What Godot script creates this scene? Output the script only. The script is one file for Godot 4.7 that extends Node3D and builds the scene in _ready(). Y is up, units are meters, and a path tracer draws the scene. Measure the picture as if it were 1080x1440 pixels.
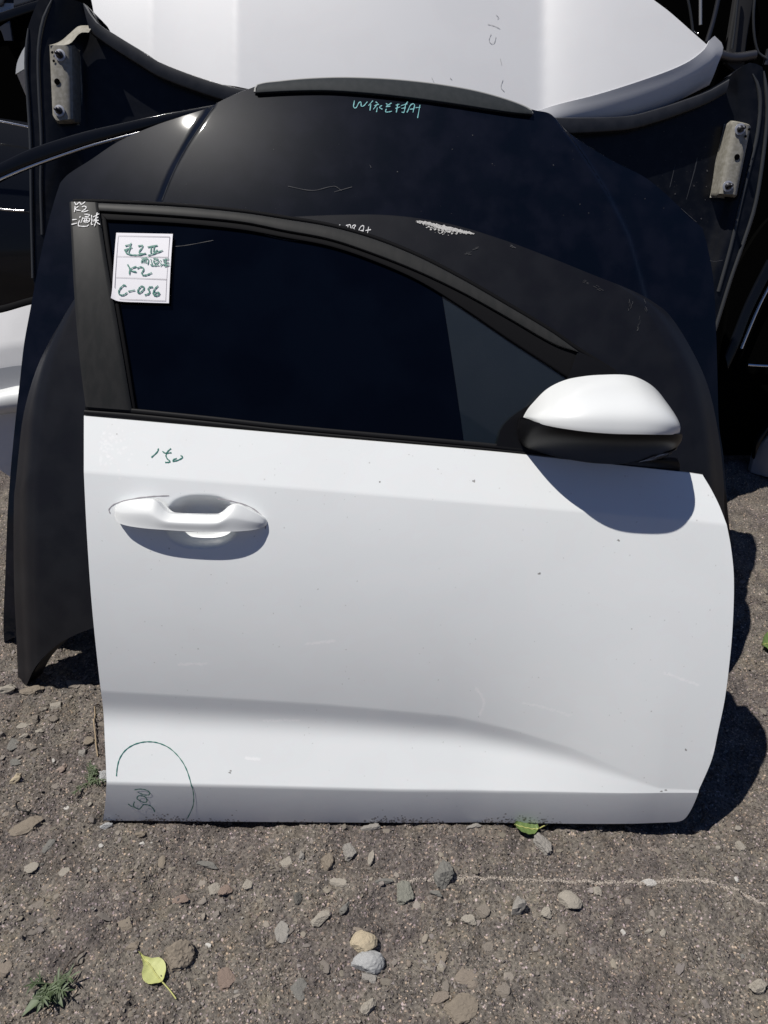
extends Node3D
# A scrapyard corner: a white car door leans on two black hoods; more hoods and doors stand behind; bare gritty dirt in front.
# Every leaning panel is a Node3D whose base stands on the ground; its meshes are in the panel's own axes: x along it, y up it, z out of it.

var rng := RandomNumberGenerator.new()
var taken := {}
var noise_a := FastNoiseLite.new()
var noise_b := FastNoiseLite.new()
var noise_c := FastNoiseLite.new()
var M := {}

# ------------------------------------------------------------------ mesh collecting
class MB:
	var v := PackedVector3Array()
	var n := PackedVector3Array()
	var uv := PackedVector2Array()
	var ix := PackedInt32Array()
	var colors := PackedColorArray()

	func grid(rows: Array, wrap := false, flip := false, uvs: Array = []) -> void:
		var base := v.size()
		var w: int = rows[0].size()
		var h := rows.size()
		for j in h:
			v.append_array(rows[j])
			if uvs.size():
				uv.append_array(uvs[j])
			else:
				for p in rows[j]:
					uv.append(Vector2(p.x, p.y))
		var nn := PackedVector3Array()
		nn.resize(w * h)
		var cols := w if wrap else w - 1
		for j in h - 1:
			for i in cols:
				var i2 := (i + 1) % w
				var a := j * w + i
				var b := j * w + i2
				var c := (j + 1) * w + i2
				var d := (j + 1) * w + i
				if flip:
					var q := b
					b = d
					d = q
				var pa := v[base + a]
				var fn := (v[base + c] - pa).cross(v[base + d] - pa) + (v[base + b] - pa).cross(v[base + c] - pa)
				nn[a] += fn
				nn[b] += fn
				nn[c] += fn
				nn[d] += fn
				ix.append_array(PackedInt32Array([base + a, base + d, base + c, base + a, base + c, base + b]))
		for k in w * h:
			nn[k] = nn[k].normalized() if nn[k].length_squared() > 1e-24 else Vector3.UP
		n.append_array(nn)

	func tube(pts: PackedVector3Array, rad: Array, sides := 6) -> void:
		var rows := []
		var up := Vector3(0.13, 0.9, 0.31).normalized()
		for i in pts.size():
			var d := (pts[mini(i + 1, pts.size() - 1)] - pts[maxi(i - 1, 0)]).normalized()
			if absf(d.dot(up)) > 0.95:
				up = Vector3(0.9, 0.1, 0.3).normalized()
			var a := d.cross(up).normalized()
			var b := a.cross(d).normalized()
			var r: float = rad[mini(i, rad.size() - 1)]
			var row := PackedVector3Array()
			for k in sides:
				var t := TAU * k / sides
				row.append(pts[i] + (a * cos(t) + b * sin(t)) * r)
			rows.append(row)
		grid(rows, true, false)
		for e in [0, pts.size() - 1]:
			var cap: PackedVector3Array = rows[e]
			for k in range(1, sides - 1):
				var q := [cap[0], cap[k], cap[k + 1]]
				if e == 0:
					q = [cap[0], cap[k + 1], cap[k]]
				tri(q[0], q[1], q[2])

	func tri(a: Vector3, b: Vector3, c: Vector3) -> void:
		var base := v.size()
		var fn := (c - a).cross(b - a).normalized()
		for p in [a, b, c]:
			v.append(p)
			n.append(fn)
			uv.append(Vector2(p.x, p.y))
		ix.append_array(PackedInt32Array([base, base + 1, base + 2]))

	func quad(a: Vector3, b: Vector3, c: Vector3, d: Vector3) -> void:
		tri(a, b, c)
		tri(a, c, d)

	func box(lo: Vector3, hi: Vector3, tf := Transform3D()) -> void:
		var p := []
		for k in 8:
			p.append(tf * Vector3(hi.x if k & 1 else lo.x, hi.y if k & 2 else lo.y, hi.z if k & 4 else lo.z))
		for f in [[4, 6, 7, 5], [1, 3, 2, 0], [0, 2, 6, 4], [5, 7, 3, 1], [6, 2, 3, 7], [0, 4, 5, 1]]:
			quad(p[f[0]], p[f[1]], p[f[2]], p[f[3]])

	func mesh() -> ArrayMesh:
		var a := []
		a.resize(Mesh.ARRAY_MAX)
		a[Mesh.ARRAY_VERTEX] = v
		a[Mesh.ARRAY_NORMAL] = n
		a[Mesh.ARRAY_TEX_UV] = uv
		a[Mesh.ARRAY_INDEX] = ix
		if colors.size() == v.size():
			a[Mesh.ARRAY_COLOR] = colors
		var m := ArrayMesh.new()
		m.add_surface_from_arrays(Mesh.PRIMITIVE_TRIANGLES, a)
		return m

# ------------------------------------------------------------------ naming
func numbered(called: String) -> String:
	var k: int = taken.get(called, 0)
	taken[called] = k + 1
	return called if k == 0 else "%s_%03d" % [called, k]

func tag(o: Node, label: String, category: String, group := "") -> Node:
	o.set_meta("label", label)
	o.set_meta("category", category)
	if group:
		o.set_meta("group", group)
	return o

func thing(called: String, label: String, category: String, at: Vector3, lean := 0.0, group := "") -> Node3D:
	var o := Node3D.new()
	o.name = numbered(called)
	add_child(o, true)
	o.position = at
	o.rotation.x = -deg_to_rad(lean)
	tag(o, label, category, group)
	return o

func put(called: String, mb: MB, mat: Material, parent: Node = null, label := "") -> MeshInstance3D:
	var o := MeshInstance3D.new()
	o.mesh = mb.mesh()
	o.material_override = mat
	o.name = called if parent else numbered(called)
	(parent if parent else self).add_child(o, true)
	if label:
		o.set_meta("label", label)
	return o

# ------------------------------------------------------------------ curves and sheets
func L(mm: Array) -> PackedVector2Array:   # millimetres, x and y in turn
	var out := PackedVector2Array()
	for k in range(0, mm.size(), 2):
		out.append(Vector2(mm[k], mm[k + 1]) * 0.001)
	return out

func cat(a: PackedVector2Array, b: PackedVector2Array) -> PackedVector2Array:
	var out := a.duplicate()
	out.append_array(b)
	return out

func rev(a: PackedVector2Array) -> PackedVector2Array:
	var out := a.duplicate()
	out.reverse()
	return out

func y_at(c: PackedVector2Array, x: float) -> float:
	if x <= c[0].x:
		return c[0].y
	for k in range(1, c.size()):
		if x <= c[k].x:
			return lerpf(c[k - 1].y, c[k].y, (x - c[k - 1].x) / (c[k].x - c[k - 1].x))
	return c[-1].y

func smoothed(p: PackedVector2Array, per := 6) -> PackedVector2Array:   # Catmull-Rom through the points
	if p.size() < 3:
		per = 2
	var out := PackedVector2Array()
	for k in p.size() - 1:
		var a := p[maxi(k - 1, 0)]
		var d := p[mini(k + 2, p.size() - 1)]
		var b := p[k]
		var c := p[k + 1]
		var span := b.distance_to(c)
		var ta := (c - a).normalized() * span
		var tb := (d - b).normalized() * span
		for i in per:
			var t := float(i) / per
			var t2 := t * t
			var t3 := t2 * t
			out.append(b * (2 * t3 - 3 * t2 + 1) + ta * (t3 - 2 * t2 + t) + c * (3 * t2 - 2 * t3) + tb * (t3 - t2))
	out.append(p[-1])
	return out

func even(p: PackedVector2Array, count: int, soft := true) -> PackedVector2Array:   # count points spaced evenly along
	var q := smoothed(p) if soft else p
	var run := PackedFloat32Array([0.0])
	for k in range(1, q.size()):
		run.append(run[-1] + q[k].distance_to(q[k - 1]))
	var out := PackedVector2Array()
	var k := 1
	for i in count:
		var at := run[-1] * i / (count - 1)
		while k < q.size() - 1 and run[k] < at:
			k += 1
		var len := run[k] - run[k - 1]
		out.append(q[k - 1].lerp(q[k], clampf((at - run[k - 1]) / len, 0, 1) if len > 0 else 0.0))
	return out

# A patch between four edges (bottom and top run left to right, left and right run upwards); the height out of the plane comes from hf.call(x, y, s, t).
func coons(b: PackedVector2Array, t: PackedVector2Array, l: PackedVector2Array, r: PackedVector2Array, nu: int, nv: int, hf, soft := true) -> Array:
	var eb := even(b, nu, soft)
	var et := even(t, nu, soft)
	var el := even(l, nv, soft)
	var er := even(r, nv, soft)
	var rows := []
	for j in nv:
		var y := float(j) / (nv - 1)
		var row := PackedVector3Array()
		for i in nu:
			var x := float(i) / (nu - 1)
			var p := eb[i] * (1 - y) + et[i] * y + el[j] * (1 - x) + er[j] * x - (eb[0] * (1 - x) + eb[nu - 1] * x) * (1 - y) - (et[0] * (1 - x) + et[nu - 1] * x) * y
			row.append(Vector3(p.x, p.y, hf.call(p.x, p.y, x, y)))
		rows.append(row)
	return rows

func border(rows: Array) -> PackedVector3Array:   # the edge of a patch, anticlockwise as seen from its front
	var out := PackedVector3Array()
	var h := rows.size()
	var w: int = rows[0].size()
	for i in w - 1:
		out.append(rows[0][i])
	for j in h - 1:
		out.append(rows[j][w - 1])
	for i in range(w - 1, 0, -1):
		out.append(rows[h - 1][i])
	for j in range(h - 1, 0, -1):
		out.append(rows[j][0])
	return out

func middle(ring: PackedVector3Array) -> Vector3:
	var c := Vector3.ZERO
	for p in ring:
		c += p
	return c / ring.size()

func moved(ring: PackedVector3Array, c: Vector3, back: float, inward: float) -> PackedVector3Array:
	var out := PackedVector3Array()
	for p in ring:
		var d := Vector3(c.x - p.x, c.y - p.y, 0)
		out.append(p + d.normalized() * minf(inward, d.length() * 0.8) + Vector3(0, 0, -back))
	return out

# The folded edge of a sheet: back by deep, then inwards by fold.
func hem(mb: MB, rows: Array, deep: float, fold: float, close := false) -> void:
	var ring := border(rows)
	var c := middle(ring)
	var r1 := moved(ring, c, deep * 0.25, -deep * 0.1)
	var r2 := moved(ring, c, deep, 0)
	mb.grid([r2, r1, ring], true)
	var r3 := moved(ring, c, deep, fold)
	mb.grid([r3, r2], true)
	if close:
		var r4 := PackedVector3Array()
		for p in ring:
			r4.append(Vector3(c.x, c.y, c.z - deep))
		mb.grid([r4, r3], true)

# A raised strip between two lines (low is on the right hand of high when one looks along them).
func band(mb: MB, low: PackedVector2Array, high: PackedVector2Array, hf, off: float, deep: float, bevel: float, count := 40, soft := true) -> void:
	var a := even(low, count, soft)
	var b := even(high, count, soft)
	var rows := []
	for q in [[0.0, -deep], [0.0, -bevel], [0.04, -bevel * 0.3], [0.1, 0.0], [0.5, bevel * 0.3], [0.9, 0.0], [0.96, -bevel * 0.3], [1.0, -bevel], [1.0, -deep]]:
		var row := PackedVector3Array()
		for i in count:
			var p := a[i].lerp(b[i], q[0])
			row.append(Vector3(p.x, p.y, hf.call(p.x, p.y, 0, 0) + off + q[1]))
		rows.append(row)
	mb.grid([rows[0], rows[1]])
	mb.grid(rows.slice(1, 8))
	mb.grid([rows[7], rows[8]])
	for e in [0, count - 1]:
		var f: PackedVector3Array = PackedVector3Array()
		var g: PackedVector3Array = PackedVector3Array()
		for k in rows.size():
			f.append(rows[k][e])
			g.append(Vector3(rows[k][e].x, rows[k][e].y, rows[0][e].z))
		mb.grid([f, g], false, e != 0)

# Pen strokes as thin ribbons that lie on a surface.
func strokes(mb: MB, list: Array, wide: float, hf, off := 0.0007) -> void:
	for s in list:
		var p := smoothed(s, 5)
		var lo := PackedVector3Array()
		var hi := PackedVector3Array()
		for i in p.size():
			var d := (p[mini(i + 1, p.size() - 1)] - p[maxi(i - 1, 0)]).normalized()
			var e := Vector2(-d.y, d.x) * wide * 0.5 * (0.8 + 0.25 * sin(i * 1.7 + s[0].x * 900.0))
			for k in [-1, 1]:
				var q: Vector2 = p[i] + e * k
				(lo if k < 0 else hi).append(Vector3(q.x, q.y, hf.call(q.x, q.y, 0, 0) + off))
		mb.grid([lo, hi])

func ring_stack(mb: MB, at: Vector3, prof: Array, sides := 14) -> void:   # a small turned piece that points out of the panel: [radius, height] pairs
	var rows := []
	for q in prof:
		var row := PackedVector3Array()
		for k in sides:
			var t := TAU * k / sides
			row.append(at + Vector3(cos(t) * q[0], sin(t) * q[0], q[1]))
		rows.append(row)
	mb.grid(rows, true)

# ------------------------------------------------------------------ materials
func col(r: float, g: float, b: float) -> Color:   # real-world (linear) base colour
	return Color(r, g, b).linear_to_srgb()

func mat(c: Color, rough: float, coat := 0.0, coat_rough := 0.05, metal := 0.0) -> StandardMaterial3D:
	var m := StandardMaterial3D.new()
	m.albedo_color = c
	m.roughness = rough
	m.metallic = metal
	if coat > 0:
		m.clearcoat_enabled = true
		m.clearcoat = coat
		m.clearcoat_roughness = coat_rough
	return m

func noise_tex(freq: float, from: Color, to: Color, s: int, size := 512, lo := 0.3, hi := 0.7, kind := FastNoiseLite.TYPE_SIMPLEX_SMOOTH, oct := 5) -> NoiseTexture2D:
	var n := FastNoiseLite.new()
	n.seed = s
	n.noise_type = kind
	n.frequency = freq
	n.fractal_octaves = oct
	var t := NoiseTexture2D.new()
	t.width = size
	t.height = size
	t.seamless = true
	t.noise = n
	var g := Gradient.new()
	g.offsets = PackedFloat32Array([lo, hi])
	g.colors = PackedColorArray([from, to])
	t.color_ramp = g
	return t

func worn(m: StandardMaterial3D, tex: Texture2D, scale: float, rough_tex: Texture2D = null) -> StandardMaterial3D:
	m.albedo_texture = tex
	m.uv1_triplanar = true
	m.uv1_scale = Vector3.ONE * scale
	if rough_tex:
		m.roughness_texture = rough_tex
	return m

func make_materials() -> void:
	# white paint with a computed coat of wear; uv is metres on the door
	M.paint = mat(Color.WHITE, 0.42, 0.5, 0.1)
	M.paint.albedo_texture = door_print()
	M.white = mat(col(0.70, 0.715, 0.712), 0.4, 0.5, 0.1)  # door paint darkened to keep sun-facing mirror cap and handle from burning out
	M.white_dull = worn(mat(Color.WHITE, 0.5, 0.3, 0.2), noise_tex(0.006, col(0.70, 0.70, 0.705), col(0.78, 0.78, 0.785), 4), 1.3)
	M.hood_white = worn(mat(Color.WHITE, 0.45, 0.4, 0.15), noise_tex(0.008, col(0.615, 0.62, 0.64), col(0.63, 0.635, 0.655), 4), 1.3)
	M.trim = worn(mat(Color.WHITE, 0.44), noise_tex(0.02, col(0.024, 0.0243, 0.0245), col(0.029, 0.0292, 0.029), 11), 5.0)
	M.trim.uv1_scale = Vector3(6, 2.5, 5)
	M.trim.metallic_specular = 0.24
	M.edge = mat(col(0.04, 0.042, 0.045), 0.35)
	M.lip = worn(mat(Color.WHITE, 0.38), noise_tex(0.02, col(0.012, 0.013, 0.016), col(0.019, 0.020, 0.024), 47), 3.0)
	M.rubber = mat(col(0.007, 0.007, 0.008), 0.6)
	M.rubber.metallic_specular = 0.15
	M.belt_rubber = mat(col(0.012, 0.012, 0.013), 0.5)
	M.belt_rubber.metallic_specular = 0.25
	M.housing = mat(col(0.006, 0.006, 0.007), 0.4)
	M.housing.metallic_specular = 0.3
	M.dark_inner = mat(col(0.02, 0.02, 0.022), 0.7)
	M.film = mat(col(0.0012, 0.002, 0.0045), 0.06)
	M.film.metallic_specular = 0.35
	M.film.albedo_texture = noise_tex(0.01, Color(0.75, 0.75, 0.8), Color(1, 1, 1), 31)
	M.clear = mat(Color(0.15, 0.18, 0.20, 0.55), 0.03)
	M.clear.transparency = BaseMaterial3D.TRANSPARENCY_ALPHA
	M.lens = mat(col(0.10, 0.10, 0.105), 0.2, 1.0, 0.03)
	M.matte = worn(mat(Color.WHITE, 0.37), noise_tex(0.012, col(0.0075, 0.008, 0.0105), col(0.0115, 0.0118, 0.0145), 21), 2.0)
	M.matte.metallic_specular = 0.4
	M.gloss = worn(mat(Color.WHITE, 0.40, 0.6, 0.035), noise_tex(0.014, col(0.0015, 0.0025, 0.006), col(0.005, 0.006, 0.011), 23, 512, 0.35, 0.75), 1.7)
	M.gloss.metallic_specular = 0.16
	M.black = mat(col(0.004, 0.005, 0.008), 0.5, 0.6, 0.06)
	M.black.metallic_specular = 0.15
	M.under = worn(mat(Color.WHITE, 0.42, 0.3, 0.2), noise_tex(0.02, col(0.002, 0.0027, 0.005), col(0.008, 0.0085, 0.011), 29, 512, 0.4, 0.9), 3.0)
	M.under.metallic_specular = 0.3
	M.seal = worn(mat(Color.WHITE, 0.6), noise_tex(0.02, col(0.024, 0.028, 0.031), col(0.030, 0.034, 0.037), 8), 6.0)
	M.seal.metallic_specular = 0.25
	M.worn_edge = mat(col(0.30, 0.30, 0.29), 0.6)
	M.plate = worn(mat(Color.WHITE, 0.55, 0.0, 0.05, 0.1), noise_tex(0.02, col(0.25, 0.235, 0.195), col(0.33, 0.315, 0.275), 41), 8.0)
	M.bare = mat(col(0.45, 0.46, 0.50), 0.4, 0, 0.05, 0.5)
	M.steel = mat(col(0.10, 0.10, 0.11), 0.35, 0, 0.05, 0.8)
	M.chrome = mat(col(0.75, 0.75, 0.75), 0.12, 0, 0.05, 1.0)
	M.hole = mat(col(0.002, 0.002, 0.002), 0.9)
	M.hole.metallic_specular = 0.05
	M.scrape = mat(col(0.55, 0.54, 0.52), 0.7)
	M.scuff = mat(col(0.05, 0.05, 0.055), 0.7)
	M.pen_green = mat(col(0.01, 0.16, 0.12), 0.5)
	M.pen_pale = mat(col(0.16, 0.42, 0.44), 0.6)
	M.pen_white = mat(col(0.75, 0.75, 0.75), 0.6)
	M.faint = mat(col(0.33, 0.335, 0.35), 0.6)
	M.paper = mat(col(0.80, 0.79, 0.82), 0.8)
	M.line = mat(col(0.30, 0.28, 0.30), 0.8)
	M.silver = mat(col(0.42, 0.43, 0.45), 0.35, 0.6, 0.08, 0.3)
	M.leaf_yellow = mat(col(0.42, 0.44, 0.17), 0.6)
	M.leaf_yellow.backlight_enabled = true
	M.leaf_yellow.backlight = Color(0.25, 0.25, 0.08)
	M.leaf_green = mat(col(0.12, 0.18, 0.055), 0.5)
	M.leaf_green.backlight_enabled = true
	M.leaf_green.backlight = Color(0.15, 0.22, 0.05)
	M.leaf_rib = mat(col(0.40, 0.40, 0.14), 0.6)
	M.weed = mat(col(0.042, 0.062, 0.024), 0.6)
	M.weed.backlight_enabled = true
	M.weed.backlight = Color(0.2, 0.28, 0.06)
	M.weed_pale = mat(col(0.10, 0.13, 0.07), 0.6)
	M.twig = mat(col(0.30, 0.23, 0.15), 0.8)
	M.dark_twig = mat(col(0.06, 0.045, 0.035), 0.8)
	M.wire = mat(col(0.01, 0.01, 0.01), 0.5)

# Marks on the white paint: chips, scuffs, road dirt along the lower edge. 1024 x 768 pixels over 1.024 x 0.768 m.
func door_print() -> ImageTexture:
	rng.seed = 77
	var im := Image.create_empty(1024, 768, false, Image.FORMAT_RGB8)
	var base := col(0.785, 0.805, 0.80)
	im.fill(base)
	var n := FastNoiseLite.new()
	n.seed = 5
	n.frequency = 0.006
	n.fractal_octaves = 4
	for y in range(0, 768, 2):
		for x in range(0, 1024, 2):
			var k := 1.0 + 0.010 * n.get_noise_2d(x, y * 1.6)
			im.fill_rect(Rect2i(x, y, 2, 2), Color(base.r * k, base.g * k, base.b * k * 1.003))
	var dot := func(u: float, v: float, r: float, c: Color, a: float) -> void:
		var cx := u * 1000.0
		var cy := 767.0 - v * 1000.0
		for yy in range(int(cy - r), int(cy + r) + 1):
			for xx in range(int(cx - r), int(cx + r) + 1):
				if xx >= 0 and yy >= 0 and xx < 1024 and yy < 768 and Vector2(xx - cx, yy - cy).length() <= r + 0.3:
					im.set_pixel(xx, yy, im.get_pixel(xx, yy).lerp(c, a))
	for k in 5200:   # dirt that splashed up along the lower edge
		var u := rng.randf() * 0.95
		var clump := 0.35 + 0.65 * clampf(n.get_noise_1d(u * 900.0) * 2.0 + 0.4, 0, 1)
		var v := absf(rng.randfn(0.0, 0.012)) * clump
		dot.call(u, v - 0.012, rng.randf_range(0.4, 1.5), col(0.06, 0.055, 0.05), rng.randf_range(0.2, 0.75))
	for k in 260:   # chips and flecks
		dot.call(rng.randf() * 0.95, rng.randf() * 0.64, rng.randf_range(0.3, 0.8), col(0.25, 0.24, 0.22), rng.randf_range(0.1, 0.45))
	for p in L([439.8,548.7, 575.9,549.4, 670.7,417.0, 866.1,80.0, 872.5,81.1, 209.0,99.0, 211.2,101.1, 784.5,464.4, 896.8,148.3]):
		for k in 3:
			dot.call(p.x + rng.randf_range(-0.0015, 0.0015), p.y + rng.randf_range(-0.0008, 0.0008), rng.randf_range(0.5, 1.1), col(0.13, 0.12, 0.11), 0.65)
	for q in [L([857.2,269.1, 908.3,250.6]), L([654.6,216.1, 691.5,208.4, 726.2,198.3]), L([583.1,239.8, 596.6,217.4, 592.4,192.8]), L([139.7,274.9, 182.3,276.2]), L([233.9,120.0, 255.7,118.8]), L([261.3,177.6, 316.1,179.2]), L([935.5,141.5, 944.1,164.5]), L([331.6,309.0, 373.7,313.6])]:
		var line := even(q, 60)
		for p in line:
			dot.call(p.x + rng.randf_range(-0.001, 0.001), p.y + rng.randf_range(-0.0015, 0.0015), rng.randf_range(0.6, 2.2), col(0.9, 0.9, 0.9), 0.30)
	for k in 90:   # dust patch by the rear shoulder
		dot.call(L([39.2,601.3])[0].x + absf(rng.randfn(0, 0.02)), L([39.2,601.3])[0].y + rng.randfn(0, 0.016), rng.randf_range(0.5, 2.0), col(0.92, 0.92, 0.92), 0.3)
	im.generate_mipmaps()
	return ImageTexture.create_from_image(im)

# Gritty dirt: a tile of 1024 pixels that repeats every 0.7 m, with its relief.
func dirt_tile() -> Array:
	rng.seed = 411
	var size := 1024
	var n := FastNoiseLite.new()
	n.seed = 9
	n.frequency = 0.012
	n.fractal_octaves = 5
	var soft := n.get_seamless_image(size, size)
	n.seed = 19
	n.frequency = 0.10
	n.fractal_octaves = 3
	var fine := n.get_seamless_image(size, size)
	var im := Image.create_empty(size, size, false, Image.FORMAT_RGB8)
	var hi := Image.create_empty(size, size, false, Image.FORMAT_L8)
	var a := soft.get_data()
	var b := fine.get_data()
	var px := PackedByteArray()
	px.resize(size * size * 3)
	var hp := PackedByteArray()
	hp.resize(size * size)
	for k in size * size:
		var s := a[k] / 255.0
		var f := b[k] / 255.0
		var g := 0.62 + 0.26 * s + 0.5 * (f - 0.5) + 0.22 * (float((k * 7919 + (k >> 10) * 104729) % 101) / 101.0 - 0.5)
		px[3 * k] = int(clampf(g * 127.0, 0, 255))
		px[3 * k + 1] = int(clampf(g * (119.0 + 1.0 * s), 0, 255))
		px[3 * k + 2] = int(clampf(g * (113.0 - 4.0 * s), 0, 255))
		hp[k] = int(60 + 60 * s + 60 * f)
	for k in 60000:
		var r := 0.6 + 2.2 * pow(rng.randf(), 3.5)
		var cx := rng.randf() * size
		var cy := rng.randf() * size
		var c: Color
		var pick := rng.randf()
		var lum := rng.randf_range(0.4, 1.45)
		if pick < 0.03:
			c = Color8(200, 192, 182)
			r = minf(r, 1.3)
			lum = rng.randf_range(0.75, 1.05)
		elif pick < 0.35:
			c = Color8(128, 117, 116)
		elif pick < 0.75:
			c = Color8(126, 114, 103)
		else:
			c = Color8(134, 120, 106)
		var high := int(110 + 100 * rng.randf())
		for yy in range(int(cy - r), int(cy + r) + 1):
			for xx in range(int(cx - r), int(cx + r) + 1):
				var d := Vector2(xx - cx, yy - cy).length()
				if d <= r:
					var at := (posmod(yy, size)) * size + posmod(xx, size)
					px[3 * at] = int(clampf(c.r8 * lum, 0, 255))
					px[3 * at + 1] = int(clampf(c.g8 * lum, 0, 255))
					px[3 * at + 2] = int(clampf(c.b8 * lum, 0, 255))
					hp[at] = int(clampf(high + 40 * sqrt(1.0 - d * d / (r * r + 0.1)), 0, 255))
	im = Image.create_from_data(size, size, false, Image.FORMAT_RGB8, px)
	hi = Image.create_from_data(size, size, false, Image.FORMAT_L8, hp)
	return [ImageTexture.create_from_image(im), ImageTexture.create_from_image(hi)]

# ------------------------------------------------------------------ the ground
func gh(x: float, z: float) -> float:
	var h := 0.010 * noise_a.get_noise_2d(x, z) + 0.006 * noise_b.get_noise_2d(x, z) + 0.0040 * noise_c.get_noise_2d(x, z)
	var trench := exp(-pow((z + 0.772) / 0.016, 2.0)) * smoothstep(-0.47, -0.45, x) * (1.0 - smoothstep(0.47, 0.50, x))  # dip added so a dark shadow gap shows under the door's edge
	return h - 0.004 - 0.010 * trench

func tint(x: float, z: float) -> Color:   # what the dirt is mixed with: brown soil, or greyer purple gravel
	var k := clampf(noise_a.get_noise_2d(x * 1.3 + 7.0, z * 1.3) * 1.6 + 0.5, 0, 1)
	var f := 1.0 + 0.30 * noise_b.get_noise_2d(x * 0.7 - 3.0, z * 0.7 + 5.0)
	return Color(lerpf(0.84, 1.17, k) * f, lerpf(0.82, 1.14, k) * f, lerpf(0.86, 1.07, k) * f)

func steps(list: Array) -> PackedFloat32Array:   # [from, to, step] runs joined
	var out := PackedFloat32Array()
	for r in list:
		var count := maxi(1, int(round(absf(r[1] - r[0]) / r[2])))
		for k in count:
			out.append(lerpf(r[0], r[1], float(k) / count))
	out.append(list[-1][1])
	return out

func make_ground() -> void:
	noise_a.seed = 3
	noise_a.frequency = 3.2
	noise_a.fractal_octaves = 3
	noise_b.seed = 8
	noise_b.frequency = 17.0
	noise_b.fractal_octaves = 4
	noise_c.seed = 15
	noise_c.frequency = 70.0
	noise_c.noise_type = FastNoiseLite.TYPE_CELLULAR
	noise_c.cellular_return_type = FastNoiseLite.RETURN_CELL_VALUE
	noise_c.domain_warp_enabled = true
	noise_c.domain_warp_amplitude = 0.02
	noise_c.domain_warp_frequency = 40.0
	noise_c.fractal_octaves = 3
	var xs := steps([[-60, -6, 6.0], [-6, -1.6, 0.2], [-1.6, -1.12, 0.02], [-1.12, 1.12, 0.0036], [1.12, 1.6, 0.02], [1.6, 6, 0.2], [6, 60, 6.0]])
	var zs := steps([[8, 0.6, 0.5], [0.6, -0.42, 0.03], [-0.42, -1.32, 0.0036], [-1.32, -2.3, 0.012], [-2.3, -6, 0.2], [-6, -60, 6.0]])
	var mb := MB.new()
	var rows := []
	var uvs := []
	for z in zs:
		var row := PackedVector3Array()
		var uvr := PackedVector2Array()
		for x in xs:
			row.append(Vector3(x, gh(x, z), z))
			uvr.append(Vector2(x, z) / 0.7)
			mb.colors.append(tint(x, z))
		rows.append(row)
		uvs.append(uvr)
	mb.grid(rows, false, false, uvs)
	var t := dirt_tile()
	var m := StandardMaterial3D.new()
	m.albedo_texture = t[0]
	m.roughness = 0.95
	m.vertex_color_use_as_albedo = true
	m.heightmap_enabled = true
	m.heightmap_texture = t[1]
	m.heightmap_scale = 0.5
	var o := put("ground", mb, m)
	o.set_meta("kind", "structure")
	o.set_meta("label", "bare gritty brown dirt ground of the yard")

func grain_mesh(s: int) -> ArrayMesh:
	rng.seed = s
	var p := []
	for d in [Vector3.RIGHT, Vector3.LEFT, Vector3.UP, Vector3.DOWN, Vector3.BACK, Vector3.FORWARD]:
		p.append(d * rng.randf_range(0.6, 1.15) + Vector3(rng.randf_range(-0.3, 0.3), rng.randf_range(-0.2, 0.2), rng.randf_range(-0.3, 0.3)))
	var mb := MB.new()
	for f in [[2, 4, 0], [2, 1, 4], [2, 5, 1], [2, 0, 5], [3, 0, 4], [3, 4, 1], [3, 1, 5], [3, 5, 0]]:
		mb.tri(p[f[0]], p[f[2]], p[f[1]])
	return mb.mesh()

func scatter(called: String, label: String, where: Array, m: Material, shape: ArrayMesh = null) -> void:   # where: [Transform3D, Color] pairs
	var mm := MultiMesh.new()
	mm.transform_format = MultiMesh.TRANSFORM_3D
	mm.use_colors = true
	mm.mesh = shape if shape else grain_mesh(where.size() % 97)
	mm.instance_count = where.size()
	for i in where.size():
		mm.set_instance_transform(i, where[i][0])
		mm.set_instance_color(i, where[i][1])
	var o := MultiMeshInstance3D.new()
	o.multimesh = mm
	o.material_override = m
	o.name = called
	add_child(o, true)
	o.set_meta("kind", "stuff")
	o.set_meta("label", label)

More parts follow.
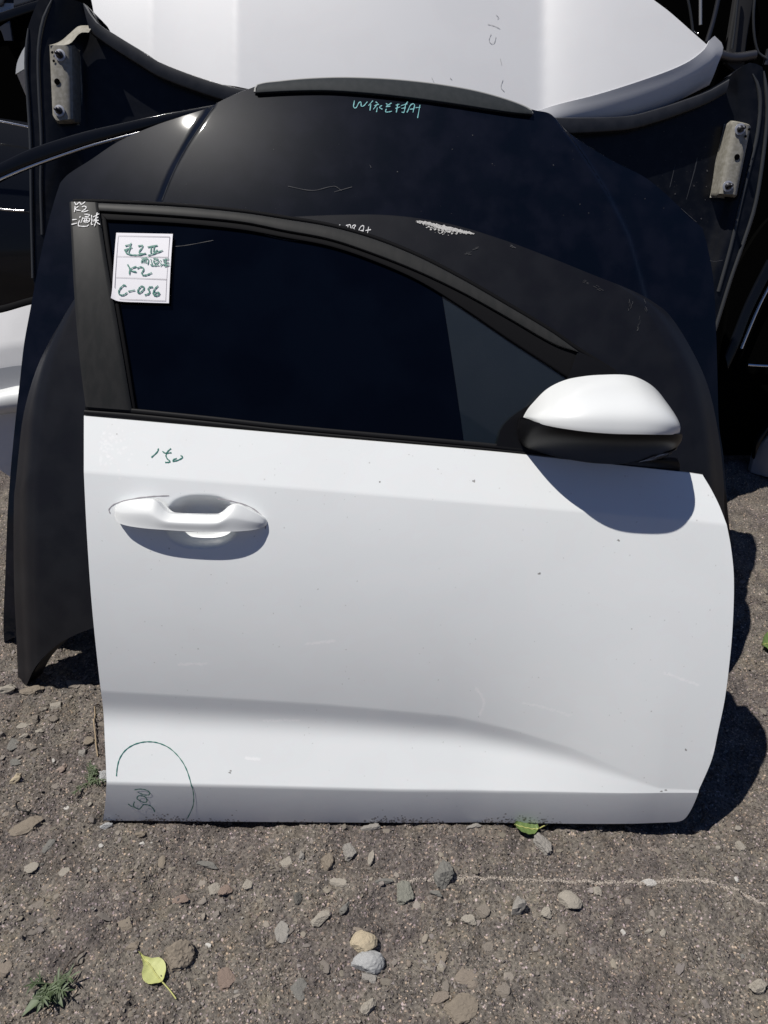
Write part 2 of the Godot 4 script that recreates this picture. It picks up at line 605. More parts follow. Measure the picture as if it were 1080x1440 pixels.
func make_grit() -> void:
	var gm := StandardMaterial3D.new()
	gm.vertex_color_use_as_albedo = true
	gm.roughness = 0.9
	rng.seed = 2024
	var list := []
	var pale := []
	for k in 125000:
		var x := rng.randf_range(-1.05, 1.0)
		var z := rng.randf_range(-1.30, -0.44)
		if k > 105000:
			x = rng.randf_range(-1.3, -0.45) if rng.randf() < 0.6 else rng.randf_range(0.5, 1.25)
			z = rng.randf_range(-2.0, -0.8)
		elif x > -0.42 and x < 0.44 and z < -0.80:
			continue
		var here := noise_b.get_noise_2d(x * 0.6 + 2.0, z * 0.6)
		if rng.randf() > 0.55 + here * 1.2:
			continue
		var r := 0.0007 + 0.0019 * pow(rng.randf(), 4.0)
		var b := Basis.from_euler(Vector3(rng.randf() * 6.0, rng.randf() * 6.0, 0)) * Basis.from_scale(Vector3(r * rng.randf_range(0.8, 1.7), r * 0.8, r * rng.randf_range(0.7, 1.3)))
		var t := Transform3D(b, Vector3(x, gh(x, z) + r * 0.4, z))
		var lum := rng.randf_range(0.4, 1.55)
		var pick := rng.randf()
		var c := Color(0.172, 0.150, 0.130)
		if pick < (0.05 if r < 0.001 else 0.015):
			c = Color(0.40, 0.375, 0.34)
			lum = rng.randf_range(0.6, 1.15)
		elif pick < 0.4:
			c = Color(0.160, 0.140, 0.132)
		elif pick < 0.6:
			c = Color(0.19, 0.166, 0.138)
		list.append([t, Color(c.r * lum, c.g * lum, c.b * lum)])
	var clods := []
	var yellow := L([-308.1,-528.1])[0]
	for k in 3400:
		var x := rng.randf_range(-1.05, 0.95)
		var z := rng.randf_range(-1.40, -0.44)
		if x > -0.42 and x < 0.44 and z < -0.80:
			continue
		if x > 0.1 and rng.randf() < 0.5 or Vector2(x, z).distance_to(yellow) < 0.045:
			continue
		var r := 0.0022 + 0.0065 * pow(rng.randf(), 3.0)
		var b := Basis.from_euler(Vector3(rng.randfn(0, 0.25), rng.randf() * 6.0, rng.randfn(0, 0.25))) * Basis.from_scale(Vector3(r * rng.randf_range(0.8, 1.6), r * 0.42, r * rng.randf_range(0.7, 1.1)))
		var lum := rng.randf_range(0.7, 1.35)
		clods.append([Transform3D(b, Vector3(x, gh(x, z) + r * 0.06, z)), Color(0.180 * lum, 0.158 * lum, 0.136 * lum * rng.randf_range(0.92, 1.08))])
	scatter("clods", "broken crumbs and clods of hard soil all over the dirt", clods, gm, stone_shape(77, 2, true))
	scatter("grit", "loose grit and coarse sand strewn over the dirt", list, gm)
	var line := even(L([0.0,-658.0, 84.7,-663.6, 190.5,-662.5, 243.2,-661.4, 330.7,-660.3, 387.4,-659.2, 458.2,-662.5, 488.3,-658.0, 522.6,-645.9, 553.8,-625.4]), 2600)
	for p in line:
		if rng.randf() > 0.6 + 0.55 * absf(noise_b.get_noise_2d(p.x * 2.0, 0.3)) + (0.25 if p.x > 0.28 else 0.0):
			continue
		var x := p.x + rng.randfn(0, 0.001)
		var z := p.y + rng.randfn(0, 0.0015)
		var r := rng.randf_range(0.0006, 0.0016)
		var b := Basis.from_euler(Vector3(rng.randf() * 6.0, rng.randf() * 6.0, 0)).scaled(Vector3.ONE * r)
		var lum := rng.randf_range(0.7, 1.2)
		pale.append([Transform3D(b, Vector3(x, gh(x, z) + r * 0.4, z)), Color(0.38 * lum, 0.335 * lum, 0.29 * lum)])
	scatter("pale_grit_line", "thin curved line of pale grit drawn across the dirt in front of the door", pale, gm)

# ------------------------------------------------------------------ stones
var stone_shapes := []
var round_shapes := []
var stone_mats := {}

func stone_shape(s: int, sub: int, flat_top: bool, rounded := false) -> ArrayMesh:
	rng.seed = 900 + s
	var t := (1.0 + sqrt(5.0)) / 2.0
	var p := []
	for q in [[-1, t, 0], [1, t, 0], [-1, -t, 0], [1, -t, 0], [0, -1, t], [0, 1, t], [0, -1, -t], [0, 1, -t], [t, 0, -1], [t, 0, 1], [-t, 0, -1], [-t, 0, 1]]:
		p.append(Vector3(q[0], q[1], q[2]).normalized())
	var f := [[0, 11, 5], [0, 5, 1], [0, 1, 7], [0, 7, 10], [0, 10, 11], [1, 5, 9], [5, 11, 4], [11, 10, 2], [10, 7, 6], [7, 1, 8], [3, 9, 4], [3, 4, 2], [3, 2, 6], [3, 6, 8], [3, 8, 9], [4, 9, 5], [2, 4, 11], [6, 2, 10], [8, 6, 7], [9, 8, 1]]
	for k in sub:
		var g := []
		for a in f:
			var m := []
			for e in [[0, 1], [1, 2], [2, 0]]:
				p.append(((p[a[e[0]]] + p[a[e[1]]]) * 0.5).normalized())
				m.append(p.size() - 1)
			g.append_array([[a[0], m[0], m[2]], [a[1], m[1], m[0]], [a[2], m[2], m[1]], [m[0], m[1], m[2]]])
		f = g
	var cuts := []
	for k in (3 if rounded else rng.randi_range(9, 14)):
		cuts.append([Vector3(rng.randfn(), rng.randfn() * 0.6, rng.randfn()).normalized(), rng.randf_range(0.42, 0.85) + (0.12 if rounded else 0.0)])
	if flat_top:
		cuts.append([Vector3(rng.randf_range(-0.25, 0.25), 1, rng.randf_range(-0.25, 0.25)).normalized(), rng.randf_range(0.4, 0.6)])
	var nz := FastNoiseLite.new()
	nz.seed = s
	nz.frequency = 2.2
	nz.fractal_octaves = 4
	for k in p.size():
		var d: Vector3 = p[k]
		var r := 1.0
		for c in cuts:
			var along := d.dot(c[0])
			if along > 0.05:
				r = minf(r, c[1] / along)
		p[k] = d * (r * (1.0 + (0.10 if rounded else 0.22) * nz.get_noise_3dv(d * 1.3)))
	var mb := MB.new()
	for a in f:
		mb.tri(p[a[0]], p[a[2]], p[a[1]])
	return mb.mesh()

func stone_mat(key: String) -> StandardMaterial3D:
	if not stone_mats.has(key):
		var tone: Dictionary = {
			"tan": [0.20, 0.165, 0.125], "pale": [0.30, 0.275, 0.235], "grey": [0.26, 0.25, 0.235], "light": [0.34, 0.345, 0.35], "dark": [0.06, 0.064, 0.062], "green": [0.17, 0.18, 0.155],
			"brown": [0.19, 0.155, 0.125], "red": [0.19, 0.13, 0.105], "cream": [0.40, 0.335, 0.235], "pink": [0.30, 0.225, 0.19], "white": [0.5, 0.48, 0.45], "slate": [0.12, 0.125, 0.12], "orange": [0.30, 0.21, 0.11], "soil": [0.18, 0.156, 0.132],
		}
		var c: Array = []
		for q in 3:   # dusted with the dirt it lies in
			c.append(lerpf(tone[key][q], tone["soil"][q], 0.35 if key not in ["light", "cream", "white"] else 0.1))
		var m := mat(Color.WHITE, 0.9)
		worn(m, noise_tex(0.035, col(c[0] * 0.6, c[1] * 0.6, c[2] * 0.6), col(c[0] * 1.4, c[1] * 1.4, c[2] * 1.38), 60 + stone_mats.size(), 256, 0.3, 0.7, FastNoiseLite.TYPE_SIMPLEX_SMOOTH, 6), 14.0)
		stone_mats[key] = m
	return stone_mats[key]

# w and d in millimetres across and towards the viewer, rise in millimetres out of the dirt
func stone(called: String, label: String, x: float, z: float, w: float, d: float, rise: float, key: String, group := "single stones set in the dirt") -> void:
	var k := int(absf(x * 7919.0 + z * 104729.0)) % stone_shapes.size()
	var o := MeshInstance3D.new()
	o.mesh = round_shapes[k % round_shapes.size()] if label.contains("round") or label.contains("oval") else stone_shapes[k]
	o.material_override = stone_mat(key)
	o.name = numbered(called)
	add_child(o, true)
	var tall := maxf(rise * 1.7, 4.0)
	o.transform = Transform3D(Basis(Vector3.UP, fmod(absf(x * 311.0 + z * 173.0), 0.8) - 0.4) * Basis.from_scale(Vector3(w * 0.61, tall * 0.7, d * 0.61) * 0.001), Vector3(x, gh(x, z) + (rise - tall * 0.44) * 0.001, z))
	tag(o, label, "stone", group)

func make_stones() -> void:
	for k in 3:
		round_shapes.append(stone_shape(50 + k, 3, false, true))
	for k in 12:
		stone_shapes.append(stone_shape(k, 3 if k < 8 else 2, k % 3 != 1))
	stone("stone", "angular grey-brown stone touching the yellow leaf", -0.280, -0.549, 34.9, 32.0, 13, "tan")
	stone("stone", "reddish-tan flat stone to the side of the yellow leaf's neighbour stone", -0.208, -0.521, 28.4, 27.0, 6, "red")
	stone("stone", "tan flat stone just above the yellow leaf's tip", -0.346, -0.563, 19.6, 17.3, 4, "tan")
	stone("stone", "dark slate sliver slanting below the green number 500", -0.266, -0.688, 34.5, 13.9, 6, "slate")
	stone("stone", "upright tan sliver below the pen arc on the door", -0.338, -0.691, 15.1, 21.0, 4, "tan")
	stone("stone", "reddish lump among pale chips below the door", -0.232, -0.646, 20.9, 21.9, 6, "red")
	stone("stone", "pale lump beside the reddish lump below the door", -0.203, -0.655, 16.8, 17.7, 6, "pale")
	stone("stone", "pale chip on the outer side of the reddish lump", -0.252, -0.650, 16.8, 15.4, 4, "pale")
	stone("stone", "pale tan pebble alone in dark dirt beyond the door's rear corner", -0.480, -0.673, 16.0, 14.8, 4, "pale")
	stone("stone", "pale flat chip, the one nearest the bent wire's side", -0.530, -0.678, 21.4, 16.1, 3, "pale")
	stone("stone", "flat earthy slab with one dark edge above the bushy weed", -0.499, -0.619, 26.6, 23.1, 5, "soil")
	stone("stone", "broad pale tan stone flush in the dirt beyond the door's rear corner", -0.566, -0.748, 45.0, 35.5, 5, "tan")
	stone("stone", "brown stone at the picture's edge beside the bushy weed", -0.513, -0.534, 23.0, 20.2, 6, "brown")
	stone("stone", "grey flake standing on edge below the broad tan stone", -0.517, -0.717, 15.4, 24.3, 5, "slate")
	stone("stone", "brown flake just under the door's lower edge", -0.383, -0.737, 22.3, 13.7, 5, "tan")
	stone("pebble", "tiny white pebble under the brown flake at the door's edge", -0.376, -0.723, 8.8, 7.3, 3, "white")
	stone("stone", "worn tan stone flush in the dirt, between weed and slate sliver", -0.367, -0.593, 26.1, 22.2, 3, "tan")
	stone("stone", "flat rusty stone between the slate sliver and the yellow leaf", -0.294, -0.631, 22.7, 19.2, 3, "red")
	stone("pebble", "bright white pebble near the angular grey-brown stone", -0.243, -0.567, 9.8, 6.8, 4, "white")
	stone("pebble", "bright white pebble below the door's rear corner", -0.437, -0.716, 8.8, 7.3, 3, "white")
	stone("stone", "round cream stone touching a light grey one", -0.028, -0.568, 31.5, 29.1, 11, "cream")
	stone("stone", "light grey speckled oval stone in front of the cream one", -0.022, -0.542, 37.6, 27.9, 13, "light")
	stone("stone", "triangular grey-brown stone under the light grey speckled one", -0.021, -0.522, 30.4, 18.0, 7, "grey")
	stone("stone", "thin brown stone just behind the cream one", -0.037, -0.586, 22.0, 12.0, 6, "brown")
	stone("stone", "dark grey-green upright stone on the pale grit line", 0.090, -0.665, 27.6, 40.5, 13, "slate")
	stone("stone", "dark chip at the foot of the grey-green upright stone", 0.078, -0.640, 18.7, 10.8, 5, "slate")
	stone("stone", "grey-green stone with a split edge near the pale grit line", 0.033, -0.642, 33.3, 32.6, 11, "green")
	stone("stone", "blunt tan stone below the middle of the door", -0.086, -0.689, 19.4, 25.6, 9, "tan")
	stone("stone", "grey-brown stone below the middle of the door, closer than the blunt tan one", -0.051, -0.706, 24.0, 23.9, 9, "grey")
	stone("stone", "small upright grey stone left of the blunt tan stone", -0.126, -0.698, 10.9, 18.9, 6, "grey")
	stone("stone", "pale crumbly patch of stone below the door", -0.149, -0.689, 25.9, 23.3, 4, "pale")
	stone("stone", "pale blunt stone in front of the dark grey-green one", 0.123, -0.601, 22.2, 20.5, 8, "pale")
	stone("stone", "earthy stone beside the pale blunt stone", 0.143, -0.615, 20.4, 18.8, 6, "soil")
	stone("stone", "pale grey cube-like stone casting a clear shadow", 0.193, -0.619, 26.6, 27.3, 14, "grey")
	stone("stone", "narrow pale stone standing beside the grey-brown one", -0.021, -0.699, 9.8, 23.6, 6, "pale")
	stone("stone", "small black stone in the dirt", -0.126, -0.631, 11.4, 15.0, 7, "dark")
	stone("stone", "flat pale wedge behind the cream stone", -0.089, -0.603, 26.3, 18.4, 5, "pale")
	stone("stone", "thin slate edge standing near the flat pale wedge", -0.057, -0.619, 12.3, 25.2, 5, "slate")
	stone("stone", "layered grey stone with a pale rim", -0.147, -0.586, 22.0, 30.0, 8, "grey")
	stone("stone", "orange-tan pebble under the layered grey stone", -0.158, -0.570, 15.8, 13.6, 5, "tan")
	stone("stone", "pale chunk on the beginning of the pale grit line", -0.065, -0.657, 27.4, 15.6, 6, "pale")
	stone("stone", "long dark chip lying along the pale grit line", 0.000, -0.659, 27.4, 8.9, 4, "slate")
	stone("stone", "broad brown stone sunk in the dirt", 0.110, -0.528, 38.2, 25.5, 6, "brown")
	stone("stone", "brown splinter against the broad brown stone", 0.118, -0.515, 20.8, 10.7, 6, "brown")
	stone("stone", "largest tan stone, at the bottom of the picture", 0.098, -0.485, 40.5, 28.8, 5, "tan")
	stone("stone", "dull brown stone beside the largest tan one", 0.072, -0.499, 29.8, 15.6, 5, "brown")
	stone("stone", "pale ragged stone standing at the bottom of the picture", -0.021, -0.485, 15.6, 25.4, 8, "pale")
	stone("stone", "dark slate slab flush in the dirt", -0.113, -0.508, 20.6, 24.7, 4, "slate")
	stone("stone", "earthy lump right of the broad brown stone", 0.144, -0.563, 21.6, 23.1, 6, "soil")
	stone("stone", "flat earthy stone beyond the largest tan one", 0.157, -0.508, 20.6, 17.6, 4, "soil")
	stone("stone", "grey flake wedged at the door's lower edge", -0.019, -0.751, 31.5, 11.4, 7, "grey")
	stone("stone", "grey flake at the door's lower edge near the green leaf", 0.144, -0.748, 24.7, 10.1, 5, "grey")
	stone("stone", "orange-brown stone flush in the dirt", 0.075, -0.551, 19.4, 15.1, 3, "tan")
	stone("stone", "grey stone holding down the green leaf", 0.250, -0.722, 26.5, 36.6, 13, "grey")
	stone("stone", "round pale stone with a tan hollow", 0.270, -0.629, 28.9, 25.6, 8, "pale")
	stone("stone", "slim pale stone beside the one with a tan hollow", 0.234, -0.611, 15.3, 24.9, 7, "pale")
	stone("stone", "flat earthy stone under the slim pale one", 0.250, -0.588, 22.0, 14.0, 4, "soil")
	stone("stone", "pale chip above the stone with a tan hollow", 0.314, -0.648, 12.6, 11.0, 4, "pale")
	stone("stone", "whitish chips at the bend of the pale grit line", 0.394, -0.660, 21.1, 8.9, 5, "white")
	stone("stone", "pale stone alone at the lower right edge", 0.495, -0.509, 22.5, 21.2, 9, "pale")
	stone("stone", "greenish pale stone beyond the door's front corner", 0.553, -0.715, 16.5, 15.7, 6, "pale")
	stone("pebble", "white pebble beyond the end of the door", 0.527, -0.666, 8.5, 7.9, 4, "white")
	stone("pebble", "pale pebble right of the door's front corner", 0.558, -0.746, 12.3, 10.1, 4, "pale")
	stone("pebble", "curved pale chip in smooth dirt", 0.391, -0.581, 8.0, 13.9, 3, "pale")
	stone("pebble", "straight pale chip in smooth dirt", 0.371, -0.584, 13.0, 5.0, 3, "pale")
	stone("pebble", "small white pebble on purplish gravel", 0.338, -0.586, 8.0, 8.0, 4, "white")
	stone("stone", "pale stone at the foot of the matte hood's corner", -0.715, -1.038, 45.9, 25.5, 10, "pale")
	stone("stone", "tan slab in front of the matte hood's pointed corner", -0.670, -1.040, 40.5, 29.2, 6, "tan")
	stone("stone", "long flat stone in the shade line under the matte hood", -0.596, -1.061, 41.0, 15.0, 6, "soil")
	stone("stone", "flat pale stone in front of the matte hood", -0.613, -1.005, 29.1, 22.8, 6, "pale")
	stone("stone", "pale curled flake in the dirt beside the door", -0.657, -0.958, 23.2, 14.9, 4, "pale")
	stone("stone", "dark slate flake tilted in the dirt beside the door", -0.656, -0.915, 22.6, 31.5, 6, "slate")
	stone("stone", "thin slate flake with a sharp shadow", -0.633, -0.875, 24.5, 13.5, 5, "slate")
	stone("stone", "cream flake, brightest of the flakes beside the door", -0.620, -0.841, 20.3, 21.5, 6, "cream")
	stone("stone", "grey flake with a dark shadow near the straight stem", -0.531, -0.902, 17.4, 20.1, 6, "grey")
	stone("stone", "pinkish crumbly stone beside the door", -0.553, -0.866, 18.2, 23.7, 6, "pink")
	stone("stone", "flat tan stone near the straight stem", -0.528, -0.928, 20.2, 20.8, 4, "tan")
	stone("stone", "light stone at the low weed by the door", -0.476, -0.851, 19.3, 17.4, 7, "light")
	stone("stone", "earthy flake below the flat pale stone", -0.605, -0.975, 15.6, 16.9, 6, "soil")
	stone("stone", "earthy flake casting a hooked shadow", -0.640, -0.975, 15.6, 20.3, 6, "soil")
	stone("pebble", "pale chip between the flakes beside the door", -0.620, -0.947, 15.3, 13.1, 4, "pale")
	stone("stone", "broken pale splinter beside the tilted slate flake", -0.642, -0.931, 20.3, 12.8, 4, "pale")
	stone("pebble", "white pebble above the pinkish stone", -0.573, -0.884, 6.1, 9.1, 3, "white")
	stone("pebble", "white pebble near the end of the bent wire", -0.517, -0.786, 10.4, 8.0, 3, "white")
	stone("stone", "light stone under the door's rear corner", -0.440, -0.752, 18.0, 10.2, 5, "light")
	rng.seed = 31337
	var kinds := [["brown", "small brown pebble half buried in the dirt"], ["tan", "small tan pebble half buried in the dirt"], ["grey", "small grey pebble half buried in the dirt"], ["pale", "small pale pebble lying loose on the dirt"], ["slate", "small dark slate chip lying on the dirt"], ["soil", "small clod of dirt-coloured stone lying flush in the dirt"]]
	var small := stone_shapes.slice(8)
	stone_shapes = small
	var made := 0
	while made < 190:
		var x := rng.randf_range(-0.98, 0.72)
		var z := rng.randf_range(-1.45, -0.47)
		if (z < -0.73 and x > -0.47 and x < 0.52) or Vector2(x, z).distance_to(L([-308.1,-528.1])[0]) < 0.06:
			continue
		if z < -0.73 and x > 0.45 and rng.randf() < 0.5:
			continue
		if x > 0.15 and z > -0.7 and rng.randf() < 0.65:
			continue
		var kind: Array = kinds[[0, 1, 2, 3, 4, 5, 0, 1, 5, 5, 3][rng.randi() % 11]]
		var s := 4.0 + 7.0 * pow(rng.randf(), 2.4)
		var rise := s * rng.randf_range(0.12, 0.4)
		if kind[0] == "soil":
			s *= 1.5
			rise = s * 0.12
		stone("pebble", kind[1], x, z, s * rng.randf_range(0.9, 1.7), s * rng.randf_range(0.7, 1.2), rise, kind[0], "small %s pebbles strewn on the dirt" % kind[0])
		made += 1

# ------------------------------------------------------------------ the white front door
var belt := L([14.5,641.6, 323.7,614.1, 611.8,589.5, 766.7,573.1, 880.5,560.8, 909.5,556.7])
var crease_a := L([19.3,562.6, 325.0,539.1, 610.1,515.5, 876.3,493.9, 940.1,486.6])
var crease_b := L([18.9,228.6, 134.9,221.9, 245.6,215.2, 360.7,207.4, 468.6,197.2, 556.1,188.1, 644.6,168.0, 730.8,143.7, 818.0,107.8, 862.5,86.9, 922.9,82.3])
var sill := L([21.9,83.6, 294.3,76.7, 468.8,71.8, 621.6,70.0, 866.2,76.6, 922.1,76.6])

func door_h(u: float, v: float) -> float:   # the pressed shape of the outer skin: shoulder, barrel, sculpted hollow, tucked-under sill
	var v1 := y_at(crease_a, u)
	var v2 := y_at(crease_b, u)
	var v3 := y_at(sill, u)
	if v > v1:
		return 0.050 - 0.30 * (v - v1)
	var run := v1 - v2
	var e := lerpf(0.23, 0.10, smoothstep(0.56, 0.86, u))
	if v > v2:
		var r := (v1 - v) / run
		return 0.050 + run * (0.105 * r - 0.5 * (0.105 + e) * r * r)
	var h2 := 0.050 + run * (0.105 - 0.5 * (0.105 + e))
	var d := maxf(v2 - v3, 1e-4)
	var fade := 1.0 - 0.75 * smoothstep(0.60, 0.88, u)
	if v > v3:
		return h2 + d * hollow((v2 - v) / d) * fade
	var x := v3 - v
	return h2 + d * hollow(1.0) * fade - x * (0.37 + x)

func hollow(q: float) -> float:
	if q < 0.1:
		return -0.36 * q
	if q < 0.5:
		var t := (q - 0.1) / 0.4
		return -0.36 * q + 0.224 * (t * t * t - t * t * t * t * 0.5)
	return -0.36 * q + 0.56 * (q - 0.3)

func win_h(u: float, v: float) -> float:   # the window leans in above the belt
	var w := maxf(v - y_at(belt, u), -0.02)
	return 0.022 + 0.03 * w - 0.72 * w * w

func make_door() -> void:
	var door := thing("car_door", "white front door with side mirror and tinted window, leaning in front of the hoods", "car door", Vector3(-0.4470, 0.0000, -0.7572), 25)
	var bowl := L([186.2,489.4])[0]
	var skin_h := func(u, v, _s, _t) -> float:
		var a: float = (u - bowl.x) / 0.054
		var b: float = (v - bowl.y) / (0.041 if v > bowl.y else 0.036)
		var q: float = pow(absf(a), 2.6) + pow(absf(b), 2.6)
		return door_h(u, v) - 0.021 * smoothstep(0.0, 0.85, 1.0 - q)
	var plain_h := func(u, v, _s, _t) -> float: return door_h(u, v)
	var glass_h := func(u, v, _s, _t) -> float: return win_h(u, v)

	# outer skin: sections between the pressed lines
	var bottom := L([-1.5,0.0, 288.4,-0.5, 627.3,1.4, 846.4,10.6, 902.3,13.8])
	var lines := [bottom, sill, crease_b, crease_a, belt]
	var lefts := [L([-1.5,0.0, 11.1,40.0, 21.9,83.6]), L([21.9,83.6, 20.2,111.0, 16.2,180.3, 18.9,228.6]), L([18.9,228.6, 20.3,290.7, 20.9,358.4, 21.1,444.0, 20.3,516.0, 19.3,562.6]), L([19.3,562.6, 16.6,606.4, 14.5,641.6])]
	var rights := [L([902.3,13.8, 912.2,18.7, 917.9,36.3, 920.7,57.7, 922.1,76.6]), L([922.1,76.6, 922.9,82.3]), L([922.9,82.3, 937.4,132.1, 942.9,178.2, 948.6,226.4, 951.5,275.7, 953.4,334.5, 952.3,409.7, 946.9,454.0, 940.1,486.6]), L([940.1,486.6, 931.5,512.5, 920.7,536.5, 909.5,556.7])]
	var counts := [18, 44, 124, 24]
	var rows := []
	for k in 4:
		var part := coons(lines[k], lines[k + 1], lefts[k], rights[k], 280, counts[k], skin_h)
		rows.append_array(part if k == 3 else part.slice(0, part.size() - 1))
	var uvs := []
	for row in rows:
		var uvr := PackedVector2Array()
		for p in row:
			uvr.append(Vector2(p.x / 1.024, (0.767 - p.y) / 0.768))
		uvs.append(uvr)
	var mb := MB.new()
	mb.grid(rows, false, false, uvs)
	put("outer_skin", mb, M.paint, door)
	mb = MB.new()
	hem(mb, rows, 0.012, 0.02)
	put("folded_edge", mb, M.white, door)
	# inner shell behind the skin
	mb = MB.new()
	var ring := moved(border(rows), middle(border(rows)), 0.012, 0.016)
	var c := middle(ring)
	var deep := PackedVector3Array()
	for p in moved(ring, c, 0.0, 0.012):
		deep.append(Vector3(p.x, p.y, minf(p.z - 0.05, -0.035)))
	mb.grid([deep, ring], true)
	var flat := PackedVector3Array()
	for p in deep:
		flat.append(Vector3(c.x, c.y, -0.06))
	mb.grid([flat, deep], true)
	put("inner_shell", mb, M.dark_inner, door)

	# window: two panes, seal, frame
	mb = MB.new()
	mb.grid(coons(L([81.3,649.7, 198.7,638.4, 302.0,629.1, 563.3,605.4]), L([34.2,931.0, 143.2,927.6, 237.2,919.6, 300.2,908.0, 366.3,895.4, 432.4,873.0, 498.0,843.4, 530.1,826.6]), L([81.3,649.7, 34.2,931.0]), L([563.3,605.4, 530.1,826.6]), 40, 24, func(u, v, _s, _t): return win_h(u, v) - 0.006))
	var pane := put("window_pane", mb, M.film, door, "dark tinted main window pane")
	for q in [L([87.6,922.7, 97.7,925.0, 108.0,926.2]), L([138.4,886.3, 157.9,888.5, 196.8,896.3]), L([271.1,905.6, 300.5,898.2, 331.9,896.2])]:
		mb = MB.new()
		strokes(mb, [q], 0.0007, glass_h, -0.0055)
		put("scratch", mb, M.scuff, pane)
	mb = MB.new()
	mb.grid(coons(L([563.7,605.4, 634.2,596.1, 749.2,579.4]), L([530.5,826.6, 563.1,801.6, 627.9,757.2, 692.8,715.2, 746.7,682.4]), L([563.7,605.4, 530.5,826.6]), L([749.2,579.4, 746.7,682.4]), 24, 20, func(u, v, _s, _t): return win_h(u, v) - 0.0065))
	put("window_pane", mb, M.clear, door, "clear corner of the window without film")
	mb = MB.new()
	band(mb, L([43.0,925.2, 145.2,920.6, 238.7,911.6, 301.2,900.1, 366.9,887.6, 432.4,865.4, 497.7,836.1, 562.4,795.6, 626.8,751.5, 691.5,709.8, 726.6,686.4]), L([30.7,937.2, 144.5,930.5, 238.2,921.4, 301.0,908.8, 366.7,896.2, 432.4,874.0, 497.8,848.7, 562.7,817.5, 627.3,781.3, 691.8,744.5, 729.9,732.2]), glass_h, -0.001, 0.012, 0.002, 60)
	band(mb, L([31.8,936.1, 58.7,805.6, 72.4,727.6, 83.2,649.7]), L([40.9,926.3, 64.8,805.6, 78.5,727.6, 88.4,649.7]), glass_h, -0.001, 0.012, 0.002, 40)
	put("window_seal", mb, M.rubber, door)
	mb = MB.new()
	band(mb, L([31.1,937.7, 144.5,930.9, 238.2,922.5, 300.9,909.9, 366.7,897.3, 432.4,875.1, 497.8,848.7, 562.7,817.5, 627.3,781.3, 691.8,744.5, 727.8,732.7]), L([28.8,951.0, 143.4,946.0, 237.4,937.5, 300.3,928.1, 366.4,917.0, 432.4,898.3, 498.0,871.2, 563.0,836.9, 627.6,798.9, 692.1,759.8, 726.8,734.3]), glass_h, 0.003, 0.022, 0.003, 70)
	put("window_frame", mb, M.trim, door)
	mb = MB.new()
	band(mb, L([-14.4,951.9, -5.7,892.7, 2.7,812.6, 10.3,727.6, 16.7,654.8]), L([28.0,951.0, 31.3,936.1, 58.7,805.6, 72.4,727.6, 83.2,649.7]), glass_h, 0.004, 0.02, 0.003, 40)
	put("pillar_trim", mb, M.trim, door, "dusty grey plastic pillar cover with white writing")
	mb = MB.new()
	var edge := even(L([-11.7,955.3, 27.9,954.9, 143.1,949.9, 237.2,941.4, 300.2,932.0, 366.3,920.9, 432.3,902.2, 498.0,874.9, 563.1,840.6, 627.7,802.6, 692.1,763.4, 727.9,738.4, 782.4,704.7]), 70)
	var rail := PackedVector3Array()
	for p in edge:
		rail.append(Vector3(p.x, p.y, win_h(p.x, p.y) - 0.008))
	mb.tube(rail, [0.0042], 6)
	put("roof_seal", mb, M.rubber, door)
	# moulding along the belt: two ridges
	mb = MB.new()
	band(mb, L([14.9,643.7, 323.7,615.6, 611.9,591.0, 766.8,574.6, 875.4,563.3]), L([15.4,650.2, 89.2,644.6, 199.8,633.4, 302.6,622.1, 562.8,598.5, 685.2,586.1, 878.0,565.3]), func(u, v, _s, _t): return 0.0, 0.026, 0.02, 0.003, 60)
	band(mb, L([15.4,650.7, 89.2,644.6, 199.8,633.4, 302.6,622.1, 562.8,598.5, 685.2,586.1, 878.0,565.3]), L([18.0,658.9, 89.5,651.8, 200.1,640.6, 302.8,629.3, 562.7,605.7, 685.0,593.3, 861.9,574.7]), func(u, v, _s, _t): return 0.0, 0.0235, 0.02, 0.003, 60)
	put("belt_moulding", mb, M.belt_rubber, door)
	# triangular cover at the foot of the mirror
	mb = MB.new()
	mb.grid(coons(L([609.4,595.4, 674.8,587.1, 768.5,576.7, 857.1,567.4]), L([726.8,734.3, 755.6,721.0, 782.4,704.7]), L([609.4,595.4, 618.1,626.2, 647.5,651.8, 703.9,685.3, 726.8,734.3]), L([857.1,567.4, 839.0,626.2, 807.1,677.2, 782.4,704.7]), 16, 16, func(u, v, _s, _t): return win_h(u, v) + 0.002))
	put("mirror_base_cover", mb, M.housing, door)

	# handle: a bridge-shaped grip over the bowl
	mb = MB.new()
	var grip_h := func(u, v, s, t) -> float:
		var ends: float = pow(maxf(1.0 - pow(absf(2.0 * s - 1.0), 3.0), 0.0), 0.75)
		var q: float = 0.0232 + 0.0022 * smoothstep(0.0, 0.5, t) - 0.010 * pow(maxf((t - 0.5) / 0.5, 0.0), 1.4)
		return door_h(u, v) + 0.002 + ends * q
	var grip := coons(L([62.4,507.3, 66.6,497.3, 74.4,491.3, 104.2,486.7, 138.8,484.2, 185.2,481.6, 231.3,481.1, 261.4,482.1, 274.5,485.1, 279.0,488.1]), L([62.5,509.3, 70.2,518.3, 93.3,524.3, 119.2,525.6, 127.2,522.8, 133.0,516.3, 139.9,509.3, 148.8,505.8, 185.7,504.3, 210.7,504.2, 219.8,506.2, 225.8,511.2, 231.9,516.7, 239.9,518.2, 254.8,511.2, 268.7,503.2, 276.6,496.2, 279.1,489.1]), L([62.4,507.3, 62.5,509.3]), L([279.0,488.1, 279.1,489.1]), 110, 26, grip_h)
	mb.grid(grip)
	hem(mb, grip, 0.013, 0.006)
	var handle := put("door_handle", mb, M.white, door)
	mb = MB.new()
